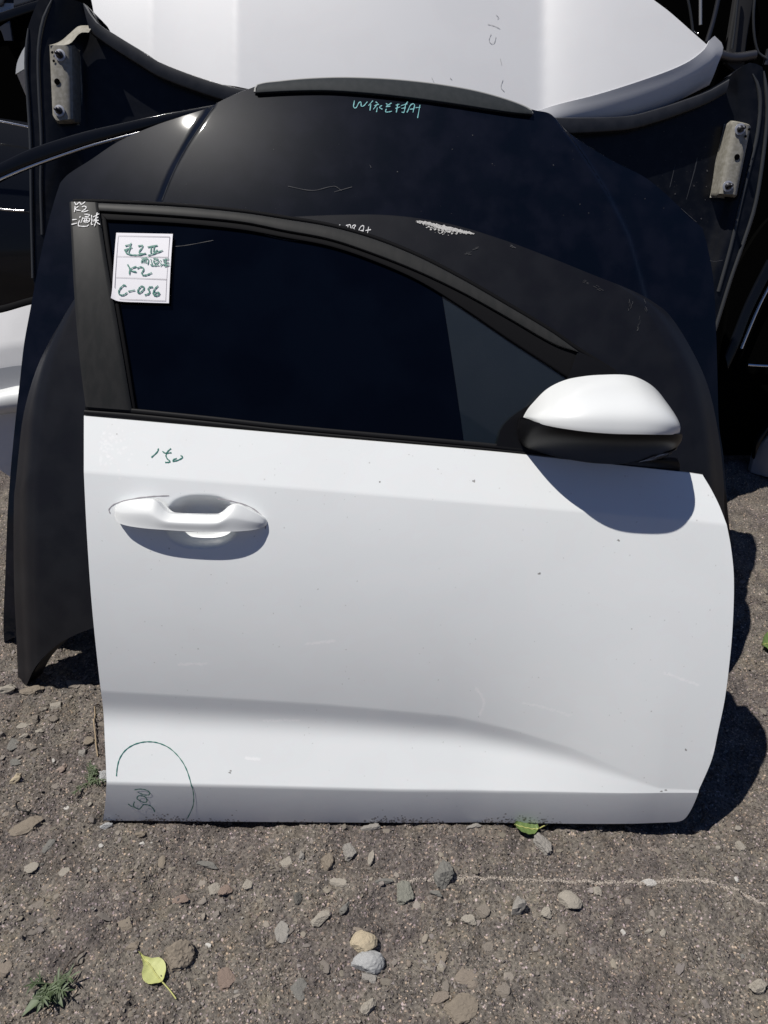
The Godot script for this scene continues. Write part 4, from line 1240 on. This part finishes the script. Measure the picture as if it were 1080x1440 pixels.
func make_white_hood() -> void:
	var o := thing("car_hood", "white hood tilted back at the top, resting behind the dark hood's curved edge", "car hood", Vector3(-0.7500, 1.0000, -1.9300) + Vector3(0, 0, -0.03), 32)
	var ua: float = L([422.6,45.7])[0].x
	var ub: float = L([1098.9,30.5])[0].x
	var hf := func(u, v, _s, _t) -> float:
		var h: float = -0.10 * v * v - 0.05 * pow(u - 0.75, 2.0) + 0.004 * sin(u * 9.0 + v * 3.0)
		if u < ua:
			h -= 0.24 * minf(ua - u, 0.2) + 0.05 * maxf(0.0, ua - 0.2 - u)
		if u > ub:
			h += 0.16 * (1.0 - exp(-(u - ub) / 0.16)) * 0.4
		return h
	var bottom := L([86.7,133.8, 124.7,82.2, 161.4,54.8, 227.3,15.3, 265.6,-9.1, 380.8,-50.2, 465.3,-70.0, 780.8,-129.5, 1058.0,-131.0, 1111.8,-109.7, 1211.8,-94.4, 1327.0,-63.9, 1396.1,-38.0, 1434.3,-10.6, 1445.0,4.6])
	var left := L([86.7,133.8, 60.3,303.5, 108.4,620.1, 231.8,844.9])
	var right := L([1445.0,4.6, 1418.7,27.4, 1364.6,76.1, 1310.5,121.7, 1179.3,273.2, 1055.7,575.0, 993.8,844.9])
	var top := L([231.8,844.9, 613.0,934.5, 993.8,844.9])
	var rows := coons(bottom, top, left, right, 150, 90, hf)
	var mb := MB.new()
	mb.grid(rows)
	hem(mb, rows, 0.004, 0.004)
	put("hood_skin", mb, M.hood_white, o)
	# turned-down front lip
	mb = MB.new()
	var lip := coons(L([1106.3,-135.4, 1129.5,-133.8, 1253.4,-127.7, 1369.4,-101.6, 1469.7,-55.6]), L([1076.4,-118.8, 1111.8,-110.4, 1211.8,-95.2, 1327.0,-64.7, 1396.1,-38.8, 1434.3,-11.4, 1445.0,7.6, 1455.7,16.8]), L([1104.2,-140.2, 1076.4,-118.8]), L([1469.7,-55.6, 1477.2,-24.9, 1483.2,5.7, 1459.9,22.6]), 60, 10, func(u, v, s, t): return lerpf(-0.012, hf.call(u, v, 0, 0) + 0.002, pow(t, 0.6)))
	mb.grid(lip)
	hem(mb, lip, 0.003, 0.002)
	put("turned_down_lip", mb, M.hood_white, o)
	for q in [L([995.8,91.3, 1001.9,85.2, 998.9,82.2]), L([977.4,70.0, 991.2,67.0, 1005.1,60.9]), L([985.1,48.7, 980.6,33.5, 989.8,27.4, 995.9,42.6]), L([1005.3,-4.5, 1008.4,-18.2]), L([1011.5,-50.2, 1007.0,-67.0, 1014.7,-76.1]), L([854.6,-48.7, 859.2,-57.8]), L([894.6,-48.7, 899.2,-53.3])]:
		mb = MB.new()
		strokes(mb, [q], 0.0012, hf, 0.001)
		put("pen_scribble", mb, M.faint, o)

func specks(parent: Node, count: int, s: int, lo: Vector2, hi: Vector2, hf, big: float) -> void:   # dried dust and water spots
	rng.seed = s
	var mb := MB.new()
	for k in count:
		var p := Vector2(rng.randf_range(lo.x, hi.x), rng.randf_range(lo.y, hi.y))
		var r := big * (0.25 + 0.75 * pow(rng.randf(), 3.0))
		var a := []
		for w in 5:
			var t := -TAU * w / 5.0
			var e := p + Vector2(cos(t), sin(t)) * r * rng.randf_range(0.5, 1.3)
			a.append(Vector3(e.x, e.y, hf.call(e.x, e.y, 0.5, 0.5) + 0.0006))
		for w in range(1, 4):
			mb.tri(a[0], a[w], a[w + 1])
	put("dust_specks", mb, M.scuff, parent).set_meta("kind", "stuff")

# ------------------------------------------------------------------ what stands further back
func panel(parent: Node, called: String, outline: Array, m: Material, nu: int, nv: int, hf, deep := 0.02) -> MeshInstance3D:
	var rows := coons(outline[0], outline[1], outline[2], outline[3], nu, nv, hf)
	var mb := MB.new()
	mb.grid(rows)
	hem(mb, rows, deep, deep)
	return put(called, mb, m, parent)

func make_left_door() -> void:
	var o := thing("car_door", "white rear car door with black arched window frame and bright trim, beside the stacked hoods", "car door", Vector3(-1.3000, 0.0000, -1.4400), 14)
	var c1 := L([342.4,469.3, 484.1,499.2, 535.3,508.1, 592.4,517.0])
	var hf := func(u, v, _s, _t) -> float:
		var a: float = v - y_at(c1, u)
		return 0.03 - (0.26 * a if a > 0 else 0.0) - (0.35 * a * a if a < 0 else 0.0)
	panel(o, "outer_skin", [L([268.5,326.8, 351.8,268.9, 440.5,231.2, 457.2,216.3, 496.4,179.5]), L([311.6,543.5, 495.3,568.2, 557.3,584.1, 618.7,598.4]), L([268.5,326.8, 311.6,543.5]), L([496.4,179.5, 618.7,598.4])], M.white_dull, 40, 40, hf)
	var mb := MB.new()
	band(mb, L([312.1,546.4, 495.8,571.1, 557.7,587.0, 619.1,601.3]), L([315.0,561.0, 497.9,584.1, 559.7,599.8, 620.9,614.1]), hf, 0.0, 0.03, 0.003, 20)
	put("belt_moulding", mb, M.rubber, o)
	# handle over grey painted as the bowl's shade, cut off by the hoods
	mb = MB.new()
	mb.grid(coons(L([391.5,401.4, 484.1,412.1, 576.3,422.7]), L([399.7,446.7, 491.6,458.6, 531.5,464.6, 582.3,464.6]), L([391.5,401.4, 399.7,446.7]), L([576.3,422.7, 582.3,464.6]), 16, 8, func(u, v, _s, _t): return hf.call(u, v, 0, 0) + 0.002))
	put("bowl_shade", mb, M.silver, o)
	mb = MB.new()
	var grip := coons(L([387.1,348.2, 480.4,360.6, 573.0,371.3]), L([395.4,394.2, 489.1,413.8, 523.3,421.4, 581.1,427.4]), L([387.1,348.2, 395.4,394.2]), L([573.0,371.3, 581.1,427.4]), 24, 14, func(u, v, s, t): return hf.call(u, v, 0, 0) + 0.004 + 0.035 * sqrt(maxf(0.0, 1.0 - pow(absf(2.0 * t - 1.0), 2.5))) * 1.0)
	mb.grid(grip)
	hem(mb, grip, 0.01, 0.004)
	put("door_handle", mb, M.white, o)
	# arched frame
	mb = MB.new()
	band(mb, L([439.9,776.6, 516.6,813.0, 546.9,827.2, 605.9,848.9, 678.4,871.7, 735.7,888.0, 792.3,901.7, 855.3,915.3, 918.3,931.3, 1001.4,950.8]), L([432.6,813.0, 521.8,843.8, 551.4,855.2, 610.5,879.2, 682.3,900.4, 738.9,914.1, 794.9,925.2, 857.5,937.4, 919.6,947.2, 1002.0,960.5]), func(_u, _v, _s, _t): return 0.012, 0.012, 0.03, 0.006, 60)
	var fr := put("window_frame", mb, M.black, o)
	mb = MB.new()
	var pts := PackedVector3Array()
	for p in even(L([439.4,774.0, 516.1,810.4, 546.5,825.3, 605.6,847.0, 678.2,869.8, 735.4,886.1, 792.1,899.8, 855.2,914.1, 911.2,928.9]), 50):
		pts.append(Vector3(p.x, p.y, 0.021))
	mb.tube(pts, [0.0028], 7)
	put("trim_or_glint", mb, M.chrome, fr)

func make_back_row() -> void:
	# far left: black fender with a bright reflection, dark door with bar, pale pillar
	var zero := func(_u, _v, _s, _t) -> float: return 0.0
	var o := thing("car_fender", "glossy black fender with rounded top edge, behind the white rear door's window", "car fender", Vector3(-1.5000, 0.0000, -2.1000), 12)
	panel(o, "fender_skin", [cat(L([-255.0,-1006.9]), L([342.2,-720.0])), L([185.5,891.6, 369.0,869.8, 480.6,861.3, 547.1,852.8, 619.0,841.0]), L([-255.0,-1006.9, 185.5,891.6]), L([342.2,-720.0, 619.0,841.0])], M.black, 30, 60, func(u, v, _s, t): return 0.05 * sin(t * 9.0) + 0.05 * (1.0 - pow(2.0 * t - 1.0, 2.0)))
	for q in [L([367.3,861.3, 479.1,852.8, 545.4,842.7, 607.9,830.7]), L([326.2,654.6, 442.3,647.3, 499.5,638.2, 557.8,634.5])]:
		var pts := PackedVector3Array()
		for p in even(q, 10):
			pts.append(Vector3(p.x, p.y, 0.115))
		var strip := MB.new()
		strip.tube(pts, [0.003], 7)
		put("trim_or_glint", strip, M.chrome, o)  # no real trim: reflection streak and glint modelled as chrome tubes
	o = thing("car_door", "black car door with dark blue frame bar in the far corner", "car door", Vector3(-1.5500, 0.0000, -2.3500), 10)
	panel(o, "outer_skin", [L([-452.0,-935.5, 630.1,-935.5]), L([81.6,1059.5, 481.7,1076.4, 581.5,1103.4, 708.7,1136.6, 891.6,1192.3]), L([-452.0,-935.5, 81.6,1059.5]), L([630.1,-935.5, 891.6,1192.3])], M.hole, 10, 10, zero)
	var mb := MB.new()
	band(mb, L([357.2,1049.2, 480.4,1069.7, 543.0,1086.6, 605.1,1103.4]), L([362.3,1073.0, 485.4,1095.0, 547.6,1111.7, 609.2,1126.7]), zero, 0.012, 0.02, 0.004, 20)
	put("window_frame", mb, M.black, o)
	mb = MB.new()
	band(mb, L([488.4,1028.7, 484.4,1049.2, 478.4,1059.5]), L([512.3,1028.7, 512.9,1052.7, 513.4,1076.4]), zero, 0.01, 0.01, 0.002, 8)
	put("frame_bracket", mb, M.steel, o)
	o = thing("body_panel", "pale grey car pillar with window openings at the top corner", "car panel", Vector3(-1.6000, 0.0000, -2.6500), 6)
	panel(o, "pillar_skin", [L([-491.8,-539.8, 412.7,-539.8]), L([107.5,1388.7, 752.9,1388.7]), L([-491.8,-539.8, 107.5,1388.7]), L([412.7,-539.8, 752.9,1388.7])], M.silver, 8, 8, zero)
	mb = MB.new()
	band(mb, L([356.5,1085.9, 445.5,1100.4, 464.6,1109.3, 482.7,1171.3]), L([389.9,1223.2, 473.4,1223.2, 481.7,1223.2, 485.9,1223.2]), zero, 0.006, 0.006, 0.002, 8)
	band(mb, L([487.5,1096.8, 532.5,1107.5, 578.1,1121.8]), L([519.7,1206.0, 553.2,1206.0, 595.1,1206.0]), zero, 0.006, 0.006, 0.002, 8)
	put("window_pane", mb, M.lens, o)
	o = thing("body_panel", "white corner piece with a blue-grey shaded lower half, wedged beside the upright dark hood", "car panel", Vector3(-1.4800, 0.0000, -1.9000), 12)
	panel(o, "upper_face", [L([602.7,979.2, 635.9,995.6]), L([625.9,1026.4, 654.7,1058.4]), L([602.7,979.2, 610.2,1002.9, 625.9,1026.4]), L([635.9,995.6, 654.7,1058.4])], M.white, 6, 6, zero, 0.01)
	mb = MB.new()
	var lowp := coons(L([602.4,866.7, 624.9,866.7]), L([605.9,977.7, 635.7,994.1]), L([602.4,866.7, 605.9,977.7]), L([624.9,866.7, 635.7,994.1]), 6, 10, func(u, v, _s, t): return -0.10 * (1.0 - t))
	mb.grid(lowp)
	hem(mb, lowp, 0.01, 0.005)
	put("lower_face", mb, M.white, o)

	# far right: dark doors with bright trims, a grey fender tip
	o = thing("car_door", "black car door with silver trim line on its window frame, at the yard's far side", "car door", Vector3(0.8500, 0.0000, -1.9200), 14)
	panel(o, "outer_skin", [L([82.3,23.5, 487.6,23.5]), L([70.2,517.3, 158.2,666.2, 343.1,750.6]), L([82.3,23.5, 70.2,517.3]), L([487.6,23.5, 343.1,750.6])], M.hole, 12, 12, zero)
	for q in [L([117.5,324.3, 133.2,384.5, 149.2,439.9, 171.6,499.7]), L([141.6,280.3, 167.2,278.4, 217.9,276.4])]:
		mb = MB.new()
		var pts := PackedVector3Array()
		for p in even(q, 12):
			pts.append(Vector3(p.x, p.y, 0.012))
		mb.tube(pts, [0.0045], 7)
		put("trim_or_glint", mb, M.chrome, o)
	mb = MB.new()
	band(mb, L([91.7,265.3, 110.5,323.0, 132.7,417.1, 172.0,526.3]), L([78.4,303.9, 93.3,361.0, 115.1,444.7, 154.5,553.0]), zero, 0.01, 0.02, 0.004, 14)
	put("window_frame", mb, M.black, o)
	o = thing("car_fender", "pale grey fender tip with black edge, standing on the dirt at the far side", "car fender", Vector3(0.8500, 0.0000, -1.9200) + Vector3(0, 0, 0.05), 8)
	panel(o, "fender_skin", [L([179.3,-1.7, 212.2,-3.8, 259.4,-5.9, 351.7,-10.1]), L([198.9,106.0, 227.7,186.6, 295.9,303.9]), L([179.3,-1.7, 179.8,48.5, 186.1,85.6, 198.9,106.0]), L([351.7,-10.1, 295.9,303.9])], M.silver, 24, 20, func(u, v, s, t): return 0.05 * sin(s * PI))
	mb = MB.new()
	band(mb, L([177.0,40.1, 184.1,85.6, 200.4,122.3, 227.7,186.6]), L([172.7,81.5, 178.9,106.0, 191.1,130.4, 222.9,216.3]), zero, 0.01, 0.02, 0.004, 14)
	put("edge_trim", mb, M.black, o)

	o = thing("car_door", "black car door turned inside out with grey bars, behind the pale hood's corner", "car door", Vector3(0.5000, 0.0000, -2.1500), 10)
	panel(o, "inner_shell", [L([347.4,-775.5, 1394.3,-775.5]), L([99.3,1243.7, 839.6,1243.7]), L([347.4,-775.5, 99.3,1243.7]), L([1394.3,-775.5, 839.6,1243.7])], M.hole, 10, 10, zero)
	mb = MB.new()
	for q in [[L([288.2,1150.7, 297.9,1090.1, 301.9,1065.4]), 0.004], [L([338.8,1135.7, 332.9,1074.7, 324.3,1027.9]), 0.006], [L([486.0,1012.1, 483.6,977.0]), 0.007], [L([342.8,1004.2, 399.7,993.0, 453.6,999.4]), 0.012]]:
		var pts := PackedVector3Array()
		for p in even(q[0], 10):
			pts.append(Vector3(p.x, p.y, 0.03))
		mb = MB.new()
		mb.tube(pts, [q[1]], 8)
		put("bar", mb, M.steel if q[1] > 0.005 else M.silver, o)
	mb = MB.new()
	band(mb, L([438.1,950.2, 430.8,1030.8, 433.3,1154.7]), L([383.9,982.8, 383.9,1046.7, 384.8,1154.7]), zero, 0.02, 0.02, 0.004, 14)
	put("frame_post", mb, M.dark_inner, o)
	for q in [L([253.1,1135.7, 270.9,1090.1, 285.3,1043.6]), L([425.2,1150.7, 432.3,1074.7, 456.1,1005.8, 483.0,989.8]), L([382.5,1150.7, 388.0,1059.2, 389.0,1012.1])]:
		var pts := PackedVector3Array()
		for p in even(q, 14):
			pts.append(Vector3(p.x, p.y, 0.034))
		mb = MB.new()
		mb.tube(pts, [0.0035], 7)
		put("rubber_edge", mb, M.edge, o)
	for q in [L([289.8,1049.8]), L([299.4,1046.7]), L([384.5,996.2])]:
		mb = MB.new()
		ring_stack(mb, Vector3(q[0].x, q[0].y, 0.01), [[0.006, 0.0], [0.006, 0.016], [0.001, 0.02]], 8)
		put("bolt", mb, M.chrome, o)
	o = thing("car_fender", "light grey fender edge showing past the white hood's upper corner", "car fender", Vector3(0.5000, 0.0000, -2.1500) + Vector3(0, 0, 0.06), 14)
	panel(o, "fender_skin", [L([43.6,933.8, 287.3,933.8]), L([-18.0,1357.6, 188.6,1357.6]), L([43.6,933.8, -18.0,1357.6]), L([287.3,933.8, 266.0,1062.4, 255.3,1109.0, 238.1,1139.6, 188.6,1357.6])], M.white_dull, 16, 20, func(u, v, s, t): return -0.03 * s * s)
	# a tall black tailgate closes the row
	var z := -2.75
	for k in 3:
		o = thing("tailgate", ["black van tailgate standing at the back, left end of the dark row", "black van tailgate standing at the back, behind the white hood", "black van tailgate standing at the back, right end of the dark row"][k], "tailgate", Vector3(-2.5 + 1.7 * k, 0, z - 0.04 * k), 6, "dark tailgates that close the row at the back")
		panel(o, "gate_skin", [L([20, 0, 800, -5, 1620, 0]), L([120, 1900, 800, 1960, 1500, 1900]), L([20, 0, 0, 900, 120, 1900]), L([1620, 0, 1640, 900, 1500, 1900])], M.black, 24, 30, func(u, v, s, t): return 0.06 * sin(s * PI) + 0.03 * sin(t * PI))
		mb = MB.new()
		mb.grid(coons(L([180, 1100, 1440, 1100]), L([230, 1780, 1390, 1780]), L([180, 1100, 230, 1780]), L([1440, 1100, 1390, 1780]), 12, 12, func(u, v, s, t): return 0.10))
		put("window_pane", mb, M.film, o)

# ------------------------------------------------------------------ leaves, weeds, twigs
func leaf(called: String, label: String, left: PackedVector2Array, right: PackedVector2Array, stalk: PackedVector2Array, m: Material, lift: float, curl: float) -> void:   # outlines on the ground (x, z), from tip to base
	var mid := left[0]
	var o := Node3D.new()
	o.name = numbered(called)
	add_child(o, true)
	var rest := -1.0
	for p in left + right:   # it rests on the highest crumbs below it
		for k in 5:
			var q: Vector2 = p.lerp((left[left.size() / 2] + right[right.size() / 2]) * 0.5, k / 4.0)
			rest = maxf(rest, gh(q.x, q.y))
	o.position = Vector3(mid.x, rest, mid.y)
	tag(o, label, "leaf")
	var a := even(left, 16)
	var b := even(right, 16)
	var rows := []
	for j in 7:
		var row := PackedVector3Array()
		for i in 16:
			var q := j / 6.0
			var p := a[i].lerp(b[i], q)
			var k := i / 15.0
			row.append(Vector3(p.x - mid.x, lift + curl * (pow(absf(q - 0.5) * 2.0, 1.5) * 0.8 + 0.5 * sin(k * 4.2 + 1.0)) + 0.001 * sin(i * 2.1 + j), p.y - mid.y))
		rows.append(row)
	var mb := MB.new()
	mb.grid(rows, false, true)
	put("blade", mb, m, o)
	mb = MB.new()
	var pts := PackedVector3Array()
	for i in 16:
		pts.append(rows[3][i] + Vector3(0, 0.0006, 0))
	var last := pts[-1]
	for p in even(stalk, 8):
		pts.append(Vector3(p.x - mid.x, last.y * 0.8 + 0.001, p.y - mid.y))
	mb.tube(pts, [0.0006, 0.0006, 0.0007, 0.0007, 0.0008, 0.0008, 0.0008, 0.0009, 0.0009, 0.0009, 0.001, 0.001], 5)
	put("stalk", mb, M.leaf_rib, o)

func blade(mb: MB, at: Vector3, dir: float, len: float, wide: float, rise: float, droop: float) -> void:
	var f := Vector3(cos(dir), 0, sin(dir))
	var side := Vector3(-f.z, 0, f.x)
	var l := PackedVector3Array()
	var r := PackedVector3Array()
	var m := PackedVector3Array()
	for i in 6:
		var t := i / 5.0
		var p := at + f * len * t + Vector3(0, len * (rise * t - droop * t * t), 0)
		var w := wide * sin(PI * minf(0.12 + t * 0.88, 0.999)) * 0.5
		l.append(p - side * w)
		m.append(p - Vector3(0, w * 0.35, 0))
		r.append(p + side * w)
	mb.grid([l, m, r])

func weed(label: String, at: Vector2, size: float, count: int, s: int) -> Node3D:
	rng.seed = s
	var o := thing("weed", label, "weed", Vector3(at.x, gh(at.x, at.y), at.y))
	var mb := MB.new()
	var pale := MB.new()
	for k in 7:   # stems, each with small leaflets along it
		var dir := rng.randf() * TAU
		var len := size * rng.randf_range(0.5, 1.0)
		var lean := rng.randf_range(0.5, 1.2)
		var pts := PackedVector3Array()
		for i in 6:
			var t := i / 5.0
			pts.append(Vector3(cos(dir) * len * t * lean, len * (0.7 * t - 0.25 * t * t), sin(dir) * len * t * lean))
		var stem := MB.new()
		stem.tube(pts, [0.0012, 0.0011, 0.001, 0.0008, 0.0006, 0.0004], 5)
		put("stem", stem, M.weed_pale, o)
		for i in count:
			var t := rng.randf_range(0.1, 1.0)
			var q := pts[int(t * 4.99)].lerp(pts[int(t * 4.99) + 1], fmod(t * 4.99, 1.0))
			blade(mb if rng.randf() < 0.75 else pale, q, dir + rng.randf_range(-1.8, 1.8), size * rng.randf_range(0.16, 0.36), size * rng.randf_range(0.03, 0.06), rng.randf_range(0.1, 1.0), rng.randf_range(0.2, 0.8))
	put("leaflets", mb, M.weed, o).set_meta("kind", "stuff")
	put("leaflets", pale, M.weed_pale, o).set_meta("kind", "stuff")
	return o

func ground_tube(called: String, label: String, category: String, line: PackedVector2Array, r: float, lift: float, m: Material) -> void:
	var mb := MB.new()
	var o := line[0]
	var pts := PackedVector3Array()
	var q := even(line, 24)
	for i in 24:
		pts.append(Vector3(q[i].x - o.x, gh(q[i].x, q[i].y) + lift * (0.4 + 0.6 * sin(PI * i / 23.0)), q[i].y - o.y))
	mb.tube(pts, [r * 0.7, r, r, r * 1.1, r, r, r * 1.05, r], 6)
	var n := put(called, mb, m)
	n.position = Vector3(o.x, 0, o.y)
	tag(n, label, category)

func make_litter() -> void:
	leaf("leaf", "yellow pointed leaf lying on the dirt beside an angular brown stone", L([-333.8,-552.0, -328.7,-544.8, -322.3,-532.4, -321.9,-522.7, -317.5,-514.3, -309.7,-510.8, -301.1,-511.4, -292.9,-514.0]), L([-333.8,-552.0, -325.0,-545.4, -315.3,-542.6, -301.9,-543.2, -294.2,-536.7, -291.5,-527.8, -291.6,-520.3, -292.9,-514.0]), L([-292.1,-513.1, -280.4,-503.2, -270.0,-493.0]), M.leaf_yellow, 0.002, 0.004)
	leaf("leaf", "green leaf squeezed against the lower edge of the white door", L([205.5,-748.7, 207.9,-739.5, 217.0,-732.8, 229.7,-731.2, 237.8,-735.3, 243.8,-744.5]), L([205.5,-748.7, 216.6,-755.5, 227.0,-756.8, 237.2,-754.6, 243.1,-749.5, 243.8,-744.5]), L([243.8,-744.5, 251.2,-748.7, 259.5,-752.9]), M.leaf_green, 0.008, 0.006)
	leaf("leaf", "pale green leaf lying on sunlit dirt at the door's front side", L([758.8,-1151.1, 763.2,-1140.8, 772.1,-1134.7, 795.5,-1142.9]), L([758.8,-1151.1, 775.0,-1176.3, 793.8,-1193.4, 815.5,-1189.1]), L([805.4,-1165.7, 817.9,-1167.8]), M.leaf_green, 0.006, 0.005)
	var w := weed("bushy dark green weed with narrow leaflets near the yellow leaf", L([-441.2,-513.7])[0], 0.048, 26, 14)
	var mb := MB.new()
	for q in [[2.3, 0.042, 0.012], [1.9, 0.030, 0.009], [0.75, 0.030, 0.010], [2.8, 0.025, 0.008]]:
		mb = MB.new()
		blade(mb, Vector3(0.004, 0.006, 0.008), q[0], q[1], q[2], 0.35, 0.5)
		put("broad_leaf", mb, M.weed_pale, w)
	weed("low grey-green weed growing by the lower rear corner of the door", L([-496.5,-836.9])[0], 0.030, 22, 33)
	ground_tube("twig", "dark dry twig sticking out of the bushy weed", "twig", L([-428.6,-526.3, -422.8,-537.3, -416.7,-547.6, -410.7,-556.1]), 0.0012, 0.012, M.dark_twig)
	ground_tube("twig", "straight pale dry stem lying beside the white door's rear edge", "twig", L([-539.0,-1003.8, -530.8,-973.7, -520.1,-944.2, -510.0,-918.0, -498.2,-890.4]), 0.0013, 0.006, M.twig)
	ground_tube("twig", "short dry stem across the top of the straight pale stem", "twig", L([-539.8,-1003.3, -534.4,-1004.8, -527.9,-1006.1]), 0.0009, 0.006, M.dark_twig)
	ground_tube("wire", "thin black bent wire lying on the dirt", "wire", L([-600.4,-801.8, -601.4,-794.8, -597.8,-786.8, -591.3,-781.3, -579.5,-779.4, -567.1,-778.0, -555.1,-777.0]), 0.0009, 0.002, M.wire)

func _ready() -> void:
	var cam := Camera3D.new()
	cam.name = "camera"
	cam.fov = 67.33
	cam.near = 0.05
	cam.far = 200.0
	cam.position = Vector3(0, 1.08, 0)
	cam.rotation_degrees.x = -33
	add_child(cam)
	var sky_mat := ProceduralSkyMaterial.new()
	sky_mat.sky_top_color = col(0.030, 0.062, 0.165)
	sky_mat.sky_horizon_color = col(0.13, 0.175, 0.25)
	sky_mat.sky_curve = 0.12
	sky_mat.ground_bottom_color = col(0.10, 0.085, 0.07)
	sky_mat.ground_horizon_color = col(0.20, 0.20, 0.20)
	sky_mat.sun_angle_max = 12.0
	var env := Environment.new()
	env.background_mode = Environment.BG_SKY
	env.sky = Sky.new()
	env.sky.sky_material = sky_mat
	env.tonemap_mode = Environment.TONE_MAPPER_LINEAR
	env.tonemap_exposure = 1.0
	env.sdfgi_enabled = true
	env.ssao_enabled = true
	env.ssil_enabled = true
	var we := WorldEnvironment.new()
	we.name = "world"
	we.environment = env
	add_child(we)
	var sun := DirectionalLight3D.new()
	sun.name = "sun"
	sun.light_energy = 1.55
	sun.light_color = Color(1.0, 0.983, 0.955)
	sun.light_angular_distance = 0.5
	sun.shadow_enabled = true
	add_child(sun)
	sun.look_at_from_position(Vector3.ZERO, Vector3(0.38, -0.92, -0.05), Vector3.FORWARD)

	make_materials()
	make_ground()
	make_white_hood()
	make_underside_hood()
	make_left_door()
	make_back_row()
	make_gloss_hood()
	make_matte_hood()
	make_door()
	make_grit()
	make_stones()
	make_litter()
